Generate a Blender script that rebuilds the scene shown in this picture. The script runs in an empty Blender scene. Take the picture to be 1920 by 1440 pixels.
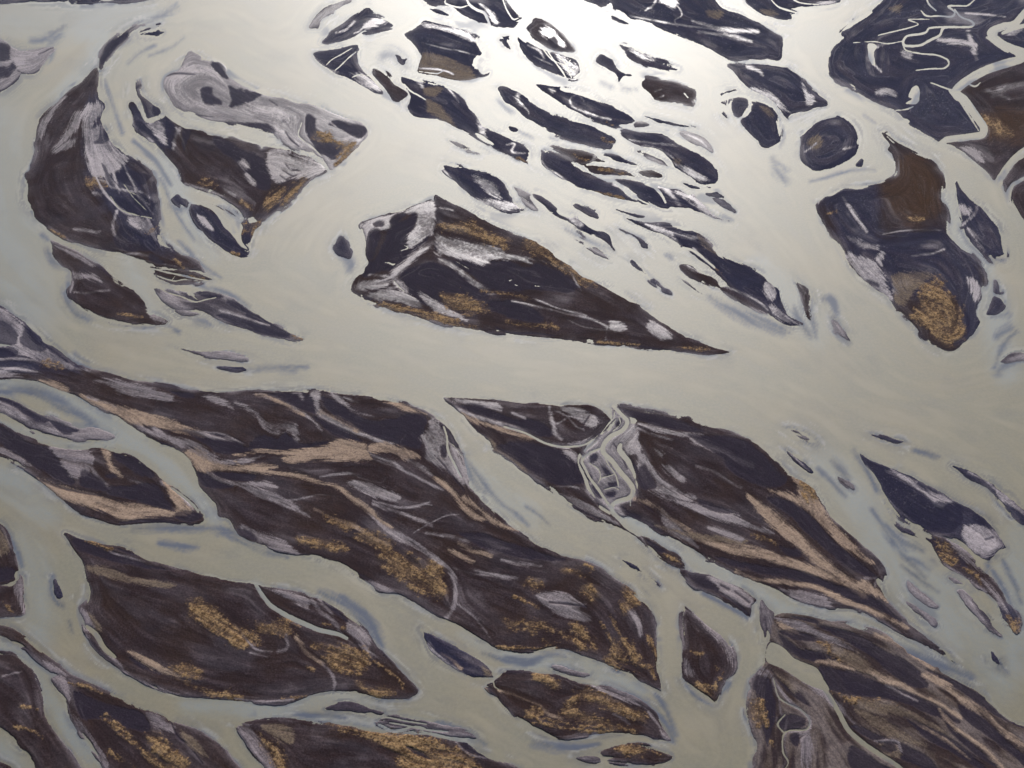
import bpy, bmesh, math
import numpy as np

S = bpy.context.scene
# ---------------------------------------------------------------- camera, sky, sun, exposure
CAM_H = 800.0
CAM_RX = math.radians(49.0)                 # looking 41 degrees below the horizon
LENS = 38.0
cam = bpy.data.cameras.new('camera'); camo = bpy.data.objects.new('camera', cam); S.collection.objects.link(camo)
camo.location = (0, 0, CAM_H); camo.rotation_euler = (CAM_RX, 0, 0)
cam.lens = LENS; cam.sensor_width = 36.0; cam.clip_start = 1.0; cam.clip_end = 80000.0
S.camera = camo
SUN_EL, SUN_AZ = math.radians(18), math.radians(3)   # azimuth from +Y towards +X: ahead of the camera, a little right
w = bpy.data.worlds.new('World'); S.world = w; w.use_nodes = True
nt = w.node_tree; nt.nodes.clear()
wo = nt.nodes.new('ShaderNodeOutputWorld'); bg = nt.nodes.new('ShaderNodeBackground'); sky = nt.nodes.new('ShaderNodeTexSky')
sky.sky_type = 'NISHITA'; sky.sun_disc = False; sky.sun_elevation = SUN_EL; sky.sun_rotation = SUN_AZ
sky.air_density = 1.0; sky.dust_density = 2.0; sky.altitude = 500
bg.inputs['Strength'].default_value = 0.085
nt.links.new(sky.outputs[0], bg.inputs[0]); nt.links.new(bg.outputs[0], wo.inputs[0])
sl = bpy.data.lights.new('sun', 'SUN'); sl.energy = 5.0; sl.angle = math.radians(6.0); sl.color = (1.0, 0.978, 0.955)
so = bpy.data.objects.new('sun', sl); S.collection.objects.link(so)
so.rotation_euler = (math.radians(90) - SUN_EL, 0, math.pi - SUN_AZ)
S.view_settings.view_transform = 'Standard'; S.view_settings.look = 'None'; S.view_settings.gamma = 1.0
S.view_settings.exposure = 1.25; S.view_settings.use_curve_mapping = False
S.render.engine = 'CYCLES'; S.cycles.use_denoising = True
S.cycles.max_bounces = 5; S.cycles.volume_bounces = 1
HAZE = 0.6e-5

# ---------------------------------------------------------------- base colours (linear), some with reflected sky painted in
C_NAVY = (0.0135, 0.0125, 0.0250, 1); C_NAVY2 = (0.0082, 0.0076, 0.0175, 1)  # dark sand with the sky's blue reflection put into its colour
C_BROWN = (0.0170, 0.0092, 0.0080, 1); C_BROWN2 = (0.0072, 0.0038, 0.0040, 1)
C_WETN = (0.0115, 0.0096, 0.0195, 1); C_WETB = (0.0145, 0.0102, 0.0150, 1)
C_DUST = (0.048, 0.035, 0.040, 1); C_RUST = (0.034, 0.016, 0.006, 1)
C_TAN = (0.090, 0.065, 0.046, 1); C_SILT_SHEEN = (0.100, 0.082, 0.090, 1); C_SILT_SHEEN2 = (0.205, 0.173, 0.176, 1)  # silts brightened to paint in their wet sheen; the mauves go without
C_MAUVE = (0.050, 0.038, 0.042, 1); C_MAUVE2 = (0.112, 0.088, 0.092, 1)
C_BEACH = (0.185, 0.130, 0.095, 1); C_MOSS = (0.172, 0.108, 0.054, 1); C_MOSS2 = (0.048, 0.026, 0.012, 1)
C_WATER = (0.104, 0.085, 0.050, 1); C_WATER2 = (0.088, 0.079, 0.051, 1); C_WATER3 = (0.130, 0.107, 0.067, 1)
C_DUSK = (0.036, 0.033, 0.048, 1); C_UMBER = (0.0235, 0.0122, 0.0075, 1); C_WATER4 = (0.090, 0.080, 0.058, 1); C_COOL = (0.103, 0.108, 0.102, 1)
C_RIM = (0.19, 0.175, 0.150, 1); C_SHOAL = (0.014, 0.019, 0.040, 1); C_SHOAL2 = (0.050, 0.056, 0.076, 1)

# ---------------------------------------------------------------- the survey: outlines of islands (I) and, after each, the marks on it
# I name|label|tone|outline   capitals: closed patches   small letters: strokes with a width
TRACE = '''
I far_bank|dark distant bank along the very top left edge of the river plain|n|-200,-60 330,-60 300,-6 200,2 100,4 0,6 -200,10
I sand_island|pale swirled silt island with dark hooks at the far left edge|p|-40,78 8,80 25,92 45,95 70,92 90,89 101,88 100,95 92,105 80,122 72,135 55,141 40,138 35,148 25,158 10,168 -40,182
D -40,122 12,126 26,118 31,126 22,136 15,145 -40,150
D -40,86 14,83 18,95 14,112 -40,116
d 2 72,102 84,97 93,92 100,90
d 3 33,133 45,138 60,139 74,131
d 5 -20,176 10,168 30,152 40,140
P 28,98 45,96 60,100 50,108 46,122 55,130 70,125 60,136 40,134 30,120
s 10 60,76 80,75 105,60 122,48
s 14 95,80 110,65
I sand_bar|long thin slate sandbar curving down into the big brown island|g|272,43 258,46 245,51 222,64 202,81 191,97 187,113 185,127 190,131 197,120 210,104 222,90 243,70 247,62 255,52
D 200,85 222,68 240,60 240,70 220,88 205,105 190,122 188,110
s 12 275,42 295,34 315,22 330,12
s 8 222,88 245,75
I sand_island|tiny dark lens island in the pale channel at the upper left|n|260,66 265,60 280,56 292,53 299,47 302,56 309,60 302,66 285,70 268,70
I sand_island|largest dark brown island on the left side, with silty braided eastern margin|b|183,126 165,140 150,155 130,170 112,188 105,195 88,206 75,220 69,245 66,270 70,280 65,298 55,320 49,325 47,350 45,378 60,395 65,408 80,420 95,432 125,450 150,457 180,465 215,473 235,480 258,490 285,503 330,505 378,508 374,495 358,485 340,477 328,470 312,460 304,452 299,425 297,405 297,385 293,352 285,330 283,320 271,312 255,302 240,295 225,280 208,266 200,246 190,228 192,215 198,203 196,192 186,182 187,160
P 158,205 185,190 195,200 190,215 180,225 175,240 195,235 205,260 225,285 240,300 220,320 200,330 180,335 170,320 160,295 157,265 152,240
P 110,188 125,180 105,205 90,230 80,255 72,262 74,235 88,212
P 245,405 275,410 292,430 300,455 320,470 300,460 285,445 262,430 245,420
d 12 195,258 202,250 200,240
D 176,268 185,258 188,236 198,246 206,258 200,268 190,271
D 215,325 240,318 262,325 280,330 270,345 250,350 225,340
D 255,365 275,370 288,385 284,400 275,405 262,392 250,380
D 215,370 235,375 255,395 250,400 225,390
d 4 240,300 255,305 270,318 283,330
p 4 175,335 200,342 212,352 240,358 270,362 280,372
p 4 200,366 215,382 232,396 255,405 280,408
w 2 207,368 225,392 250,402 284,409
w 1.5 232,345 250,370 265,385 275,395
w 1.5 245,360 275,376
p 9 190,305 198,325 212,350
D 190,307 200,315 207,335 214,350 206,348 196,325
O 162,344 172,338 185,337 196,345 198,350 185,351 170,349
p 7 175,362 190,366
p 5 220,395 213,415 212,430 220,445 235,455
P 95,285 125,265 140,262 135,275 115,285
P 140,210 155,215 145,240 130,260 110,280 95,285 120,255
o 4 300,420 285,432 275,440
o 5 328,487 345,502
p 6 230,478 255,476 280,480 300,490
p 5 265,492 300,495 330,500
p 3 240,482 270,488 320,502
o 4 92,430 110,440 125,447
p 7 140,430 160,432 185,436
D 225,425 245,430 262,442 285,450 302,455 290,470 265,473 230,470 215,455
D 282,475 310,492 300,498 280,490
I sand_island|narrow shattered islet of slate and silt west of the pale strand, upper left|g|250,160 256,152 265,154 265,170 272,182 288,196 301,203 301,214 288,222 274,224 268,205 262,188 252,176
d 6 256,165 263,160
d 6 268,190 274,205 278,218
D 288,198 301,204 301,214 290,219 284,210
I sand_island|broad slate and brown island below the white strand, with olive lobes at its tip|b|240,195 246,212 250,230 256,246 270,258 290,272 308,288 322,305 338,325 346,345 358,350 371,357 385,360 400,364 422,374 448,396 468,412 488,417 510,402 525,390 545,375 565,355 585,336 612,322 600,308 590,300 576,292 560,288 545,282 526,275 505,274 490,280 480,272 462,266 440,258 420,255 400,252 378,244 352,238 335,230 318,222 310,216 304,222 290,224 272,224 262,206 250,190
P 240,205 250,225 258,245 275,250 300,280 285,268 262,250 248,232
D 252,228 268,232 290,258 302,275 285,262 260,250
D 310,222 322,230 330,245 328,275 318,285 310,262
D 345,240 360,240 352,265 346,285 340,270
P 275,232 300,230 308,250 312,270 300,262 285,245
p 6 325,280 330,255 338,240
D 400,256 425,262 452,280 480,292 500,308 506,335 505,355 480,350 440,300 410,280
P 505,282 530,280 548,292 585,300 610,312 600,325 570,335 545,332 520,345 508,325 502,300
d 3 535,308 545,318 560,320
d 3 530,320 548,330 558,328
d 3 525,330 540,340
o 17 500,390 515,368 528,358
o 10 530,385 542,370 556,350 570,335
d 6 505,400 522,386
d 1.5 525,390 535,365 550,345
p 14 455,305 462,312
p 10 462,330 475,345
p 8 420,358 440,366
o 6 450,378 470,390 480,400
O 370,342 385,338 400,345 398,352 380,352
P 346,345 370,350 400,358 420,370 395,362 365,352
I sand_island|small teardrop islet alone in the white channel on the left|n|321,375 325,369 333,365 341,373 347,380 345,386 335,384 324,378
s 14 318,385 335,392 350,388
I sand_island|forked brown islet with a pale water tongue through its middle, left of the bend|b|361,392 366,387 374,384 388,382 402,384 418,392 432,404 442,415 452,418 466,411 485,414 491,421 480,430 473,445 467,465 463,482 455,487 435,480 415,465 400,455 385,440 370,420 362,405
W 374,379 395,382 412,390 430,403 445,412 455,425 452,440 455,455 465,468 450,460 435,440 420,425 408,405 395,392 380,386
O 455,425 468,411 487,415 482,430 470,445 455,442 450,435
D 400,425 418,442 440,455 460,465 462,478 450,484 425,472 404,455
P 370,405 390,412 400,430 385,425
o 5 435,474 445,478
I sand_island|large pinkish silt island beside the widest upper bend, with an ochre southern point|p|308,165 309,150 314,142 335,130 342,116 355,96 370,100 385,110 402,116 410,118 418,130 430,145 450,158 475,170 500,180 515,182 533,183 555,192 577,194 592,198 608,205 640,220 677,229 688,240 690,252 684,262 675,273 660,285 648,298 632,312 621,318 612,308 604,298 585,290 565,284 546,277 530,262 512,251 480,244 448,237 400,228 354,216 333,208 319,187
D 377,166 385,163 398,164 402,180 416,188 416,198 400,197 384,195 376,180
D 428,160 445,165 470,173 490,177 478,188 450,200 430,201 432,185
D 400,116 412,120 420,132 428,148 410,142 395,122
D 520,216 530,209 545,222 550,230 530,234 515,226
D 455,230 500,232 515,240 530,235 512,250 480,244 440,238 420,228
D 575,215 590,222 592,242 605,250 620,265 640,270 645,282 625,300 610,292 595,285 582,262 572,240
D 630,225 655,232 686,238 688,248 672,258 655,252 635,242 615,235
P 460,195 500,190 520,190 545,200 560,225 555,240 535,262 520,245 505,230 480,222 455,215
P 600,232 640,258 670,272 665,276 640,258 615,245
O 590,252 605,248 622,255 640,266 655,270 668,280 660,288 645,282 628,268 600,262
o 8 628,310 640,295 652,285
p 3 562,225 550,250 560,268 590,285
w 2 566,230 560,255 585,275 602,292
p 4 520,250 540,240 560,228
d 3 535,248 545,262 560,275
d 3 505,188 520,198
P 320,140 350,125 400,130 415,155 370,155 360,180 385,200 400,215 360,210 335,195 325,170
d 4 313,142 330,138 365,140
d 2 335,208 355,214 400,220
I sand_bar|slate crescent bar at the far edge of the wide upper channel|g|580,53 584,42 592,30 602,18 615,10 630,6 645,2 658,-2 660,4 640,10 625,17 615,23 625,24 612,30 603,38 598,54 590,54
I sand_island|peaked dark ridge-shaped island near the far top with a thin white rill|n|604,80 612,70 625,58 645,46 658,35 668,27 680,18 690,11 694,15 700,28 712,31 725,38 738,46 730,52 715,55 705,62 690,58 680,58 672,65 660,72 640,78 615,82
P 690,40 712,33 725,42 705,48 690,54 680,52
p 3 700,42 685,48 675,58 664,63
p 4 630,62 650,55 665,40
I sand_bar|thin dark sliver just below the peaked ridge island|n|678,63 695,58 715,55 735,54 715,59 695,64
I sand_island|frayed delta of dark fingers and rills along the upper channel bank|n|588,102 600,97 630,91 652,85 670,84 673,90 670,100 672,120 678,132 690,142 705,155 718,170 719,177 700,174 680,162 663,154 648,147 632,140 612,128 598,118
w 2 660,90 640,102 622,112 612,122
w 2.2 668,97 652,110 640,122 628,132
w 2 660,145 674,140 690,143
P 588,104 600,118 620,130 645,144 632,140 612,130 596,118
P 655,134 690,145 712,170 690,165 668,150
w 3 676,118 690,138 705,155 722,174
I sand_island|brown stubby island south of the frayed delta fingers|b|700,128 712,130 725,137 735,152 742,160 755,166 764,175 760,183 748,190 738,186 728,174 715,157 702,142
I sand_bar|small dark speckle on the pale shoal among the far top channels|n|740,102 750,105 754,110 762,111 757,122 747,118 745,110
s 22 715,112 730,100 750,112 762,125
I sand_island|hexagonal navy island with a pale tan southern flank, far top center|n|757,66 770,57 788,46 794,38 815,42 850,52 878,60 892,70 898,84 909,100 900,110 892,118 897,130 905,140 918,136 913,143 892,146 878,150 855,150 820,143 784,137 786,122 790,105 782,92 770,78
T 790,103 815,101 840,110 865,120 880,127 890,146 865,151 840,149 800,139 783,137 787,118
P 790,42 815,46 850,54 880,62 896,80 870,75 840,60 815,53 795,50
p 2 790,80 830,90 870,98 905,108
p 3 785,128 830,132 850,140
w 2 786,134 820,138 830,133
w 12 904,116 902,126
I sand_island|navy cluster of lobes cut by white rills at the top center edge|n|785,-8 800,8 815,12 830,11 845,15 860,24 870,31 885,39 905,43 914,44 922,48 935,48 960,49 972,44 978,38 970,28 955,15 948,5 945,-8
w 5 872,-8 880,8 893,18 908,24 914,36 921,52
w 4 826,12 842,14 852,18 866,29 892,41
w 2.5 878,10 862,14 835,6 840,-8
w 2.5 943,0 950,18 962,36 972,34
P 898,8 912,15 928,30 934,44 925,44 916,25
I sand_bar|small dark wedge below the navy lobes at top center|n|805,17 825,20 842,28 825,26
I sand_island|long tapering dark island with a tan notch, pointing right in the upper middle|n|752,144 770,146 795,150 820,155 838,162 850,170 862,180 872,190 880,203 895,218 905,232 920,242 940,252 965,265 980,272 992,280 995,295 992,306 980,303 960,290 930,277 905,262 880,250 855,240 830,226 800,222 783,220 770,212 764,200 768,192 770,180 765,170 758,160
w 3 758,158 770,171 785,179 798,187
P 776,146 790,152 794,165 784,158
T 795,168 810,162 828,166 820,178 806,180 796,175
T 800,188 820,195 835,210 848,228 858,242 840,232 815,215 800,208
D 768,178 780,180 797,190 800,205 782,215 770,208
p 3 838,164 852,180 860,192
P 893,222 903,228 912,238 910,250 914,262 900,252 896,238
o 4 968,296 985,303 990,304
p 4 950,272 965,270 960,285 985,288
I sand_bar|faint lens shoal in the pale channel, upper middle|g|838,262 860,267 890,276 912,285 890,284 860,275
I sand_island|narrow blue-black island east of the long tapering island|n|933,165 945,161 960,167 975,172 1000,193 1020,207 1050,218 1090,228 1120,240 1140,250 1155,262 1152,270 1145,278 1120,274 1080,266 1050,258 1020,243 1000,232 985,222 970,210 950,195 938,180
P 965,178 978,173 974,185 980,198 972,192
p 2 975,195 990,208 992,214
o 5 1132,262 1142,268 1150,266
p 4 1140,270 1165,275 1190,285
s 8 935,188 950,203 965,210
I sand_island|dark lance-shaped island with a curling pale scroll, upper middle|n|1004,159 1030,160 1060,165 1090,172 1110,180 1130,192 1150,198 1165,208 1180,216 1191,226 1180,232 1155,238 1150,238 1120,228 1090,215 1065,205 1045,190 1030,178
p 4 1082,176 1070,185 1072,198 1095,210 1120,218 1145,225
p 3 1085,178 1095,190
o 4 1136,229 1148,235
P 1028,165 1042,170 1035,174
I sand_island|brown and white capped island at the far top, left of the round lens island|b|990,55 1000,45 1005,37 1020,42 1040,52 1055,65 1068,80 1078,95 1070,99 1045,96 1025,88 1010,78 995,68
P 1015,55 1030,52 1045,65 1058,85 1045,82 1030,72 1018,66
D 1028,78 1040,72 1045,88 1038,92
I sand_island|streaky blue island with braided white threads at its tip, far top|n|967,72 972,66 990,78 1010,90 1035,98 1060,105 1082,112 1088,130 1085,140 1075,148 1060,145 1040,138 1010,125 990,110 975,95
w 2.5 1028,98 1040,115 1055,135 1062,148
w 2.5 1045,105 1060,118 1070,140
w 2 1020,95 1035,112 1058,122 1080,135
w 2 1070,112 1062,125 1072,146
P 1040,105 1060,110 1085,125 1085,142 1070,146 1058,130
p 4 990,85 1010,95 1020,110
p 2 1000,105 1020,115 1035,122
I sand_bar|two-lobed dark speck in the far white water by the hexagonal island|n|938,74 944,69 955,67 953,78 957,90 946,86 942,78
I sand_island|slim curved island with a white crest in the far white water|n|1163,84 1180,89 1200,97 1220,107 1250,118 1275,127 1272,133 1250,130 1220,123 1195,113 1178,103 1168,92
P 1178,90 1198,98 1228,114 1215,114 1192,104
I sand_island|club-shaped dark island in the far white water|n|1117,112 1122,103 1128,98 1140,105 1150,115 1160,130 1175,138 1184,142 1170,145 1162,155 1157,156 1156,146 1145,136 1130,125 1118,118
s 6 1156,150 1165,160 1180,165
s 14 1130,155 1145,162
s 10 1170,165 1195,168
I sand_island|dark chestnut seal-shaped island standing clear in the upper right water|b|1202,158 1215,148 1240,150 1270,155 1290,163 1303,168 1307,178 1303,186 1299,190 1299,200 1280,195 1240,190 1225,185 1215,175
p 3 1228,172 1240,168
p 3 1232,185 1244,180
w 4 1283,175 1290,183
I sand_island|large rounded island of streaked slate and silt, upper right of the middle|n|1165,247 1200,248 1240,250 1258,260 1270,270 1295,282 1320,292 1335,305 1347,318 1349,330 1342,345 1330,349 1310,345 1290,330 1270,320 1260,312 1255,300 1235,286 1210,276 1190,270 1178,262
p 3 1180,262 1220,268 1265,272
p 6 1205,275 1235,280 1262,298
T 1262,298 1275,300 1278,312 1262,310
p 4 1280,325 1310,330 1330,340
P 1262,305 1300,318 1325,335 1318,344 1290,328
p 2 1240,272 1270,275
I sand_bar|thin grey blade hugging the streaked rounded island|g|1193,283 1210,284 1232,293 1248,304 1252,312 1230,303 1208,294
I sand_bar|ragged ochre-flecked blade among the upper middle strands|b|1033,272 1060,277 1085,280 1110,288 1125,298 1140,304 1110,305 1092,310 1076,302 1060,292 1045,282
o 4 1075,290 1090,298 1105,300
P 1112,292 1120,297 1108,306
I sand_bar|longer ochre-flecked blade just below the ragged one|b|1095,311 1120,311 1150,315 1175,320 1195,333 1165,330 1130,327 1110,322
o 4 1125,318 1150,322 1175,328
I sand_bar|smooth dark blade right of the ochre-flecked blades|n|1130,291 1150,290 1170,298 1197,310 1175,307 1150,301
I sand_bar|short brown eye-shaped bar right of the ochre-flecked blades|b|1198,323 1220,320 1240,328 1240,332 1215,331
I sand_bar|sliver of dark sand at the foot of the streaked rounded island|n|1282,344 1300,349 1312,353 1296,352
I sand_bar|wispy slate fan north of the streaked rounded island|g|1275,248 1300,250 1325,262 1332,281 1318,276 1292,266
p 4 1285,252 1310,262 1325,275
I sand_bar|hairline dark streak bar above the wispy slate fan|n|1210,218 1245,227 1280,234 1307,240 1270,236 1235,230
I sand_bar|small slate delta at the tail of the lance-shaped island|g|1190,232 1203,229 1216,234 1192,238
I sand_island|small round black islet in a ring of braids, upper right|n|1370,190 1385,184 1400,186 1403,198 1395,213 1385,218 1375,213 1371,203
I sand_bar|dark sickle fragment north of the round black islet|n|1345,172 1360,169 1379,169 1366,176 1352,185 1346,180
I sand_bar|two dark crumbs west of the round black islet|n|1346,187 1357,187 1360,196 1352,200 1358,212 1362,222 1354,215 1349,204
I sand_island|blue-black kidney island with a tan patch on its northern shoulder, upper right|n|1412,190 1430,194 1448,203 1458,216 1462,235 1466,250 1462,268 1448,278 1428,278 1420,265 1405,250 1393,235 1391,225 1402,215 1408,205
T 1425,200 1440,203 1452,218 1440,215
s 6 1467,235 1470,255 1462,275
I sand_plain|broad navy sand plain at the top between two white rivers|n|1100,-60 1140,-8 1147,8 1150,17 1170,25 1180,36 1200,40 1230,50 1260,62 1290,75 1315,88 1340,100 1360,110 1385,112 1440,110 1460,114 1466,104 1467,90 1468,75 1465,68 1445,58 1425,45 1405,35 1385,25 1365,20 1350,12 1340,-8 1330,-60
p 4 1230,0 1225,10 1210,20
P 1238,0 1262,-8 1270,5 1260,18 1245,8
p 2 1260,0 1275,18 1278,30 1265,38 1270,50
p 8 1300,40 1350,55 1420,60
p 6 1310,60 1370,68 1410,78
T 1325,20 1355,22 1350,35 1325,32
p 3 1180,30 1260,45 1340,55
I sand_bar|thin dark bar looped by white water at the top edge|n|1085,-8 1110,6 1125,12 1140,8 1145,2 1130,-8
I sand_bar|pair of dark flecks along the navy plain bank|n|1146,30 1158,34 1172,40 1182,46 1168,42 1152,36
I sand_island|dark blue land wedge under the thin white strand, upper right|n|1368,120 1400,122 1440,122 1470,125 1482,130 1505,150 1525,170 1547,185 1552,199 1530,201 1515,208 1500,211 1485,215 1474,222 1462,205 1445,187 1420,174 1400,163 1388,150 1385,143 1378,130
P 1408,164 1430,168 1455,182 1475,205 1482,212 1470,208 1445,188 1420,174
w 7 1438,186 1452,200 1462,212 1472,226
P 1503,150 1515,175 1530,188 1515,200 1508,180
p 6 1400,125 1420,132 1430,140
I sand_island|nearly circular navy island encircled by pale water, upper right|n|1522,238 1530,228 1545,220 1570,214 1585,222 1600,235 1608,250 1611,268 1608,285 1595,298 1570,312 1545,320 1528,321 1515,312 1505,303 1500,290 1502,265 1505,250
T 1515,268 1535,255 1540,268 1530,282
p 4 1510,285 1530,270
p 5 1582,280 1605,275
s 6 1525,236 1550,222 1575,216
w 10 1505,250 1515,240
I sand_bar|small dark nick of sand below the circular island|n|1604,310 1615,298 1619,300 1616,312
s 16 1450,300 1460,325 1475,340
s 10 1445,295 1475,320
s 6 1520,340 1600,320 1640,318
s 6 1620,215 1640,230
I sand_plain|vast navy plain with white meanders and two white ponds, upper right|n|1700,-60 1660,-8 1657,0 1635,18 1612,32 1590,50 1575,58 1577,66 1583,70 1570,82 1562,90 1558,100 1554,112 1556,140 1566,148 1590,160 1620,180 1650,195 1680,210 1705,235 1740,255 1762,267 1775,260 1815,257 1843,252 1845,240 1825,212 1808,185 1790,170 1810,150 1850,130 1895,117 1915,108 1908,97 1880,85 1855,62 1902,45 1925,20 1930,-60
W 1628,82 1640,83 1644,88 1639,98 1640,112 1641,122 1636,122 1629,108 1627,95
W 1713,162 1720,161 1725,172 1723,188 1717,195 1698,194 1710,186 1703,181 1708,168
w 3.5 1735,-8 1742,8 1755,20
w 3.5 1727,20 1737,30 1760,30 1785,31 1790,22 1778,12 1800,11 1815,10 1832,-5
w 4.5 1790,18 1802,32 1818,38 1826,45 1820,50 1800,51 1770,52 1762,66 1745,75 1725,85 1700,86 1693,80 1700,68 1725,64 1737,60 1742,53 1775,50
w 3 1692,84 1700,95 1730,101 1755,103 1775,111 1779,120 1770,128 1745,129 1717,132
w 2.5 1742,36 1720,36 1703,37 1722,45 1705,52 1672,60 1647,66
w 2 1696,76 1665,82 1640,78 1600,80
w 3 1745,155 1775,166 1792,171
w 3 1798,188 1818,218 1835,245
w 2.5 1680,207 1700,205 1712,200
p 6 1640,90 1652,85 1660,80
p 10 1645,175 1665,172 1680,180
p 4 1640,122 1652,135
p 3 1810,25 1850,28 1885,32
P 1690,95 1708,98 1710,110 1695,108
p 8 1815,60 1825,90 1830,110
p 8 1760,75 1800,80 1830,85
T 1665,15 1690,10 1685,25
I sand_plain|brown plain with a rusty green stain at the right edge|b|1915,110 1895,119 1850,131 1812,152 1796,170 1808,183 1826,212 1846,240 1845,252 1815,259 1772,263 1775,270 1802,282 1830,305 1850,322 1864,338 1875,330 1887,310 1912,287 1960,262 2100,200 2100,60 1960,60 1925,100
R 1845,218 1870,205 1920,205 2000,215 2000,255 1900,265 1860,262 1848,240
O 1848,225 1880,230 1895,250 1870,250
P 1800,275 1825,278 1845,300 1835,305 1815,288
p 12 1860,180 1900,160 1960,150
p 8 1850,170 1890,185
s 6 1800,265 1840,262
w 3 1815,157 1828,162 1838,155
w 4 1780,170 1792,185 1802,190
I sand_plain|dark sand corner at the top right beyond the white strand|n|2100,-60 1935,-60 1925,20 1905,45 1870,62 1882,78 1908,92 1960,100 2100,60
w 8 1880,62 1905,52 1960,40
P 1885,62 1905,55 1920,55 1900,65
w 5 1850,70 1880,92 1890,98
w 16 1940,5 1920,25 1902,45 1880,50 1858,62 1878,82 1906,96 1914,110 1893,117 1850,131 1812,152 1792,172 1808,187 1826,212 1844,238 1842,252 1815,257 1775,262 1764,270
w 7 1905,88 1925,95 1950,90
w 7 1900,112 1925,112 1950,105
w 12 1866,345 1880,325 1895,305 1912,288 1950,262
I sand_island|small dark headland wedged between the white rivers at the top|n|1395,-30 1398,2 1410,15 1425,25 1445,32 1470,38 1485,36 1490,26 1500,18 1520,12 1540,10 1560,8 1575,3 1578,-30
w 3 1440,-8 1458,12 1480,20 1494,24
w 2.5 1478,-6 1500,5 1535,9
T 1425,20 1445,18 1460,28 1440,30
P 1530,8 1560,2 1572,6 1550,10
s 4 1430,42 1445,48 1455,55
I sand_island|chestnut brown leaf-shaped island with a pale scalloped western edge, left side|b|98,456 118,462 145,474 167,488 187,502 208,519 232,532 256,548 268,560 277,575 281,585 297,590 315,602 310,609 285,611 260,610 225,607 183,597 160,586 146,577 133,560 127,548 134,535 133,512 118,500 108,492 98,479
P 105,462 140,475 165,488 180,500 170,498 145,486 120,472
P 132,508 150,512 175,515 190,528 165,522 140,525
p 4 133,510 137,530 132,548
p 4 140,548 160,550 190,546 205,545
P 280,586 295,590 312,605 300,606 285,600
o 3 222,588 245,592 265,596
s 8 88,450 78,440
s 14 90,470 100,490 112,498
s 14 128,535 122,555 140,585 165,600
s 8 315,610 335,622
I sand_bar|braided bundle of thin brown bars with an orange fleck, left of the middle|b|288,508 310,506 345,507 375,510 388,518 400,524 388,526 375,528 362,532 335,533 312,530 295,522
w 3 284,503 310,510 345,517 365,522 400,528
w 2 290,515 308,522 328,527 345,524 372,527
w 1.5 322,526 328,518
o 5 355,518 372,522 382,523
I sand_island|long striped lance island pointing to the right toward the main river, left of the middle|g|288,541 298,542 320,545 340,548 362,555 380,546 400,548 420,555 435,562 450,570 465,580 490,592 520,608 545,622 565,632 577,637 560,639 540,638 510,633 480,625 450,615 420,605 400,595 380,585 350,582 328,580 310,570 296,555
w 2.5 300,541 318,550 340,556 365,566 385,562 405,558
w 2 332,544 338,552
w 2 355,550 370,562
D 370,547 400,549 418,557 395,560 378,556
D 340,550 360,554 372,564 358,560
D 425,567 445,568 470,585 500,600 525,615 545,625 540,634 505,630 465,618 425,603 405,590 440,590 470,600
p 4 385,568 410,582 440,590 480,604 505,610
p 3 400,565 430,575 460,588
p 4 350,585 380,590 420,608 460,622 510,634
o 8 548,630 558,632 568,635
I sand_bar|small grey sickle bar under the striped lance island|g|328,583 345,582 360,585 373,589 362,592 345,592
s 16 365,602 380,603 392,608
I sand_bar|dark spindle bar in the main river, left of the middle|g|328,651 345,653 370,658 400,660 425,661 445,666 463,673 440,675 410,674 385,672 360,665
I sand_bar|small dark wedge bar below the spindle bar|n|408,689 430,689 448,687 458,688 461,694 452,696 432,695
s 10 462,692 500,690 540,689 575,687
s 14 512,690 550,695
I sand_island|tiny dark islet with a smoky tail west of the great triangular island|n|628,460 635,452 642,444 648,450 654,465 659,479 645,478 632,472
s 18 640,478 655,490 660,510
I sand_island|great triangular island in the centre with ochre ridges and a lilac silt lake|b|674,421 690,413 705,408 730,400 760,391 790,382 807,375 814,377 816,365 830,372 860,386 890,402 920,418 950,432 980,446 1010,455 1040,475 1066,495 1085,515 1110,527 1135,537 1160,548 1190,565 1215,585 1245,605 1275,625 1305,640 1335,651 1368,660 1350,664 1320,664 1280,660 1240,656 1200,651 1150,645 1100,640 1050,636 1000,632 950,627 905,621 870,615 830,608 790,598 755,588 725,577 705,572 688,566 672,556 659,547 658,538 666,520 680,505 690,493 688,485 684,475 685,460 681,440 674,428
P 676,422 720,407 760,395 808,378 815,385 815,440 795,445 770,455 762,450 775,425 780,402 765,398 740,402 730,420 735,430 700,432 690,440 684,470 682,445
D 700,421 710,415 720,418 717,424 704,425
D 730,415 745,402 760,402 752,412 742,422 733,420
D 760,415 775,400 783,405 780,420 770,435 745,430
D 692,438 705,431 714,436 712,450 704,470 700,485 690,485 686,465
D 726,432 750,415 780,410 770,430 762,450 780,448 800,440 805,448 795,458 775,475 760,490 740,505 715,510 700,515 680,522 676,512 690,493 705,485 715,465 724,450
D 815,455 828,455 841,468 838,474 815,470
D 828,485 850,488 880,492 900,490 930,488 955,490 985,500 1010,492 1040,503 1062,515 1078,530 1090,540 1060,548 1020,545 960,548 920,545 900,530 875,512 845,498
D 755,505 780,500 805,494 830,500 860,512 890,530 910,545 915,560 895,580 850,590 800,575 770,560 752,540 750,520
D 915,565 960,565 1000,580 1020,600 1005,606 975,602 940,590 920,580
p 12 818,440 818,452 800,462 785,475 770,487 755,500 742,512 738,524 750,535 760,545
p 6 745,538 720,545 700,552 688,558
w 2 738,526 748,538 758,546
P 815,440 840,445 880,455 920,460 950,475 990,485 995,496 965,488 930,486 905,495 885,488 850,482 820,478 815,460
P 685,555 720,545 750,545 775,556 795,577 780,575 740,566 700,562
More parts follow.
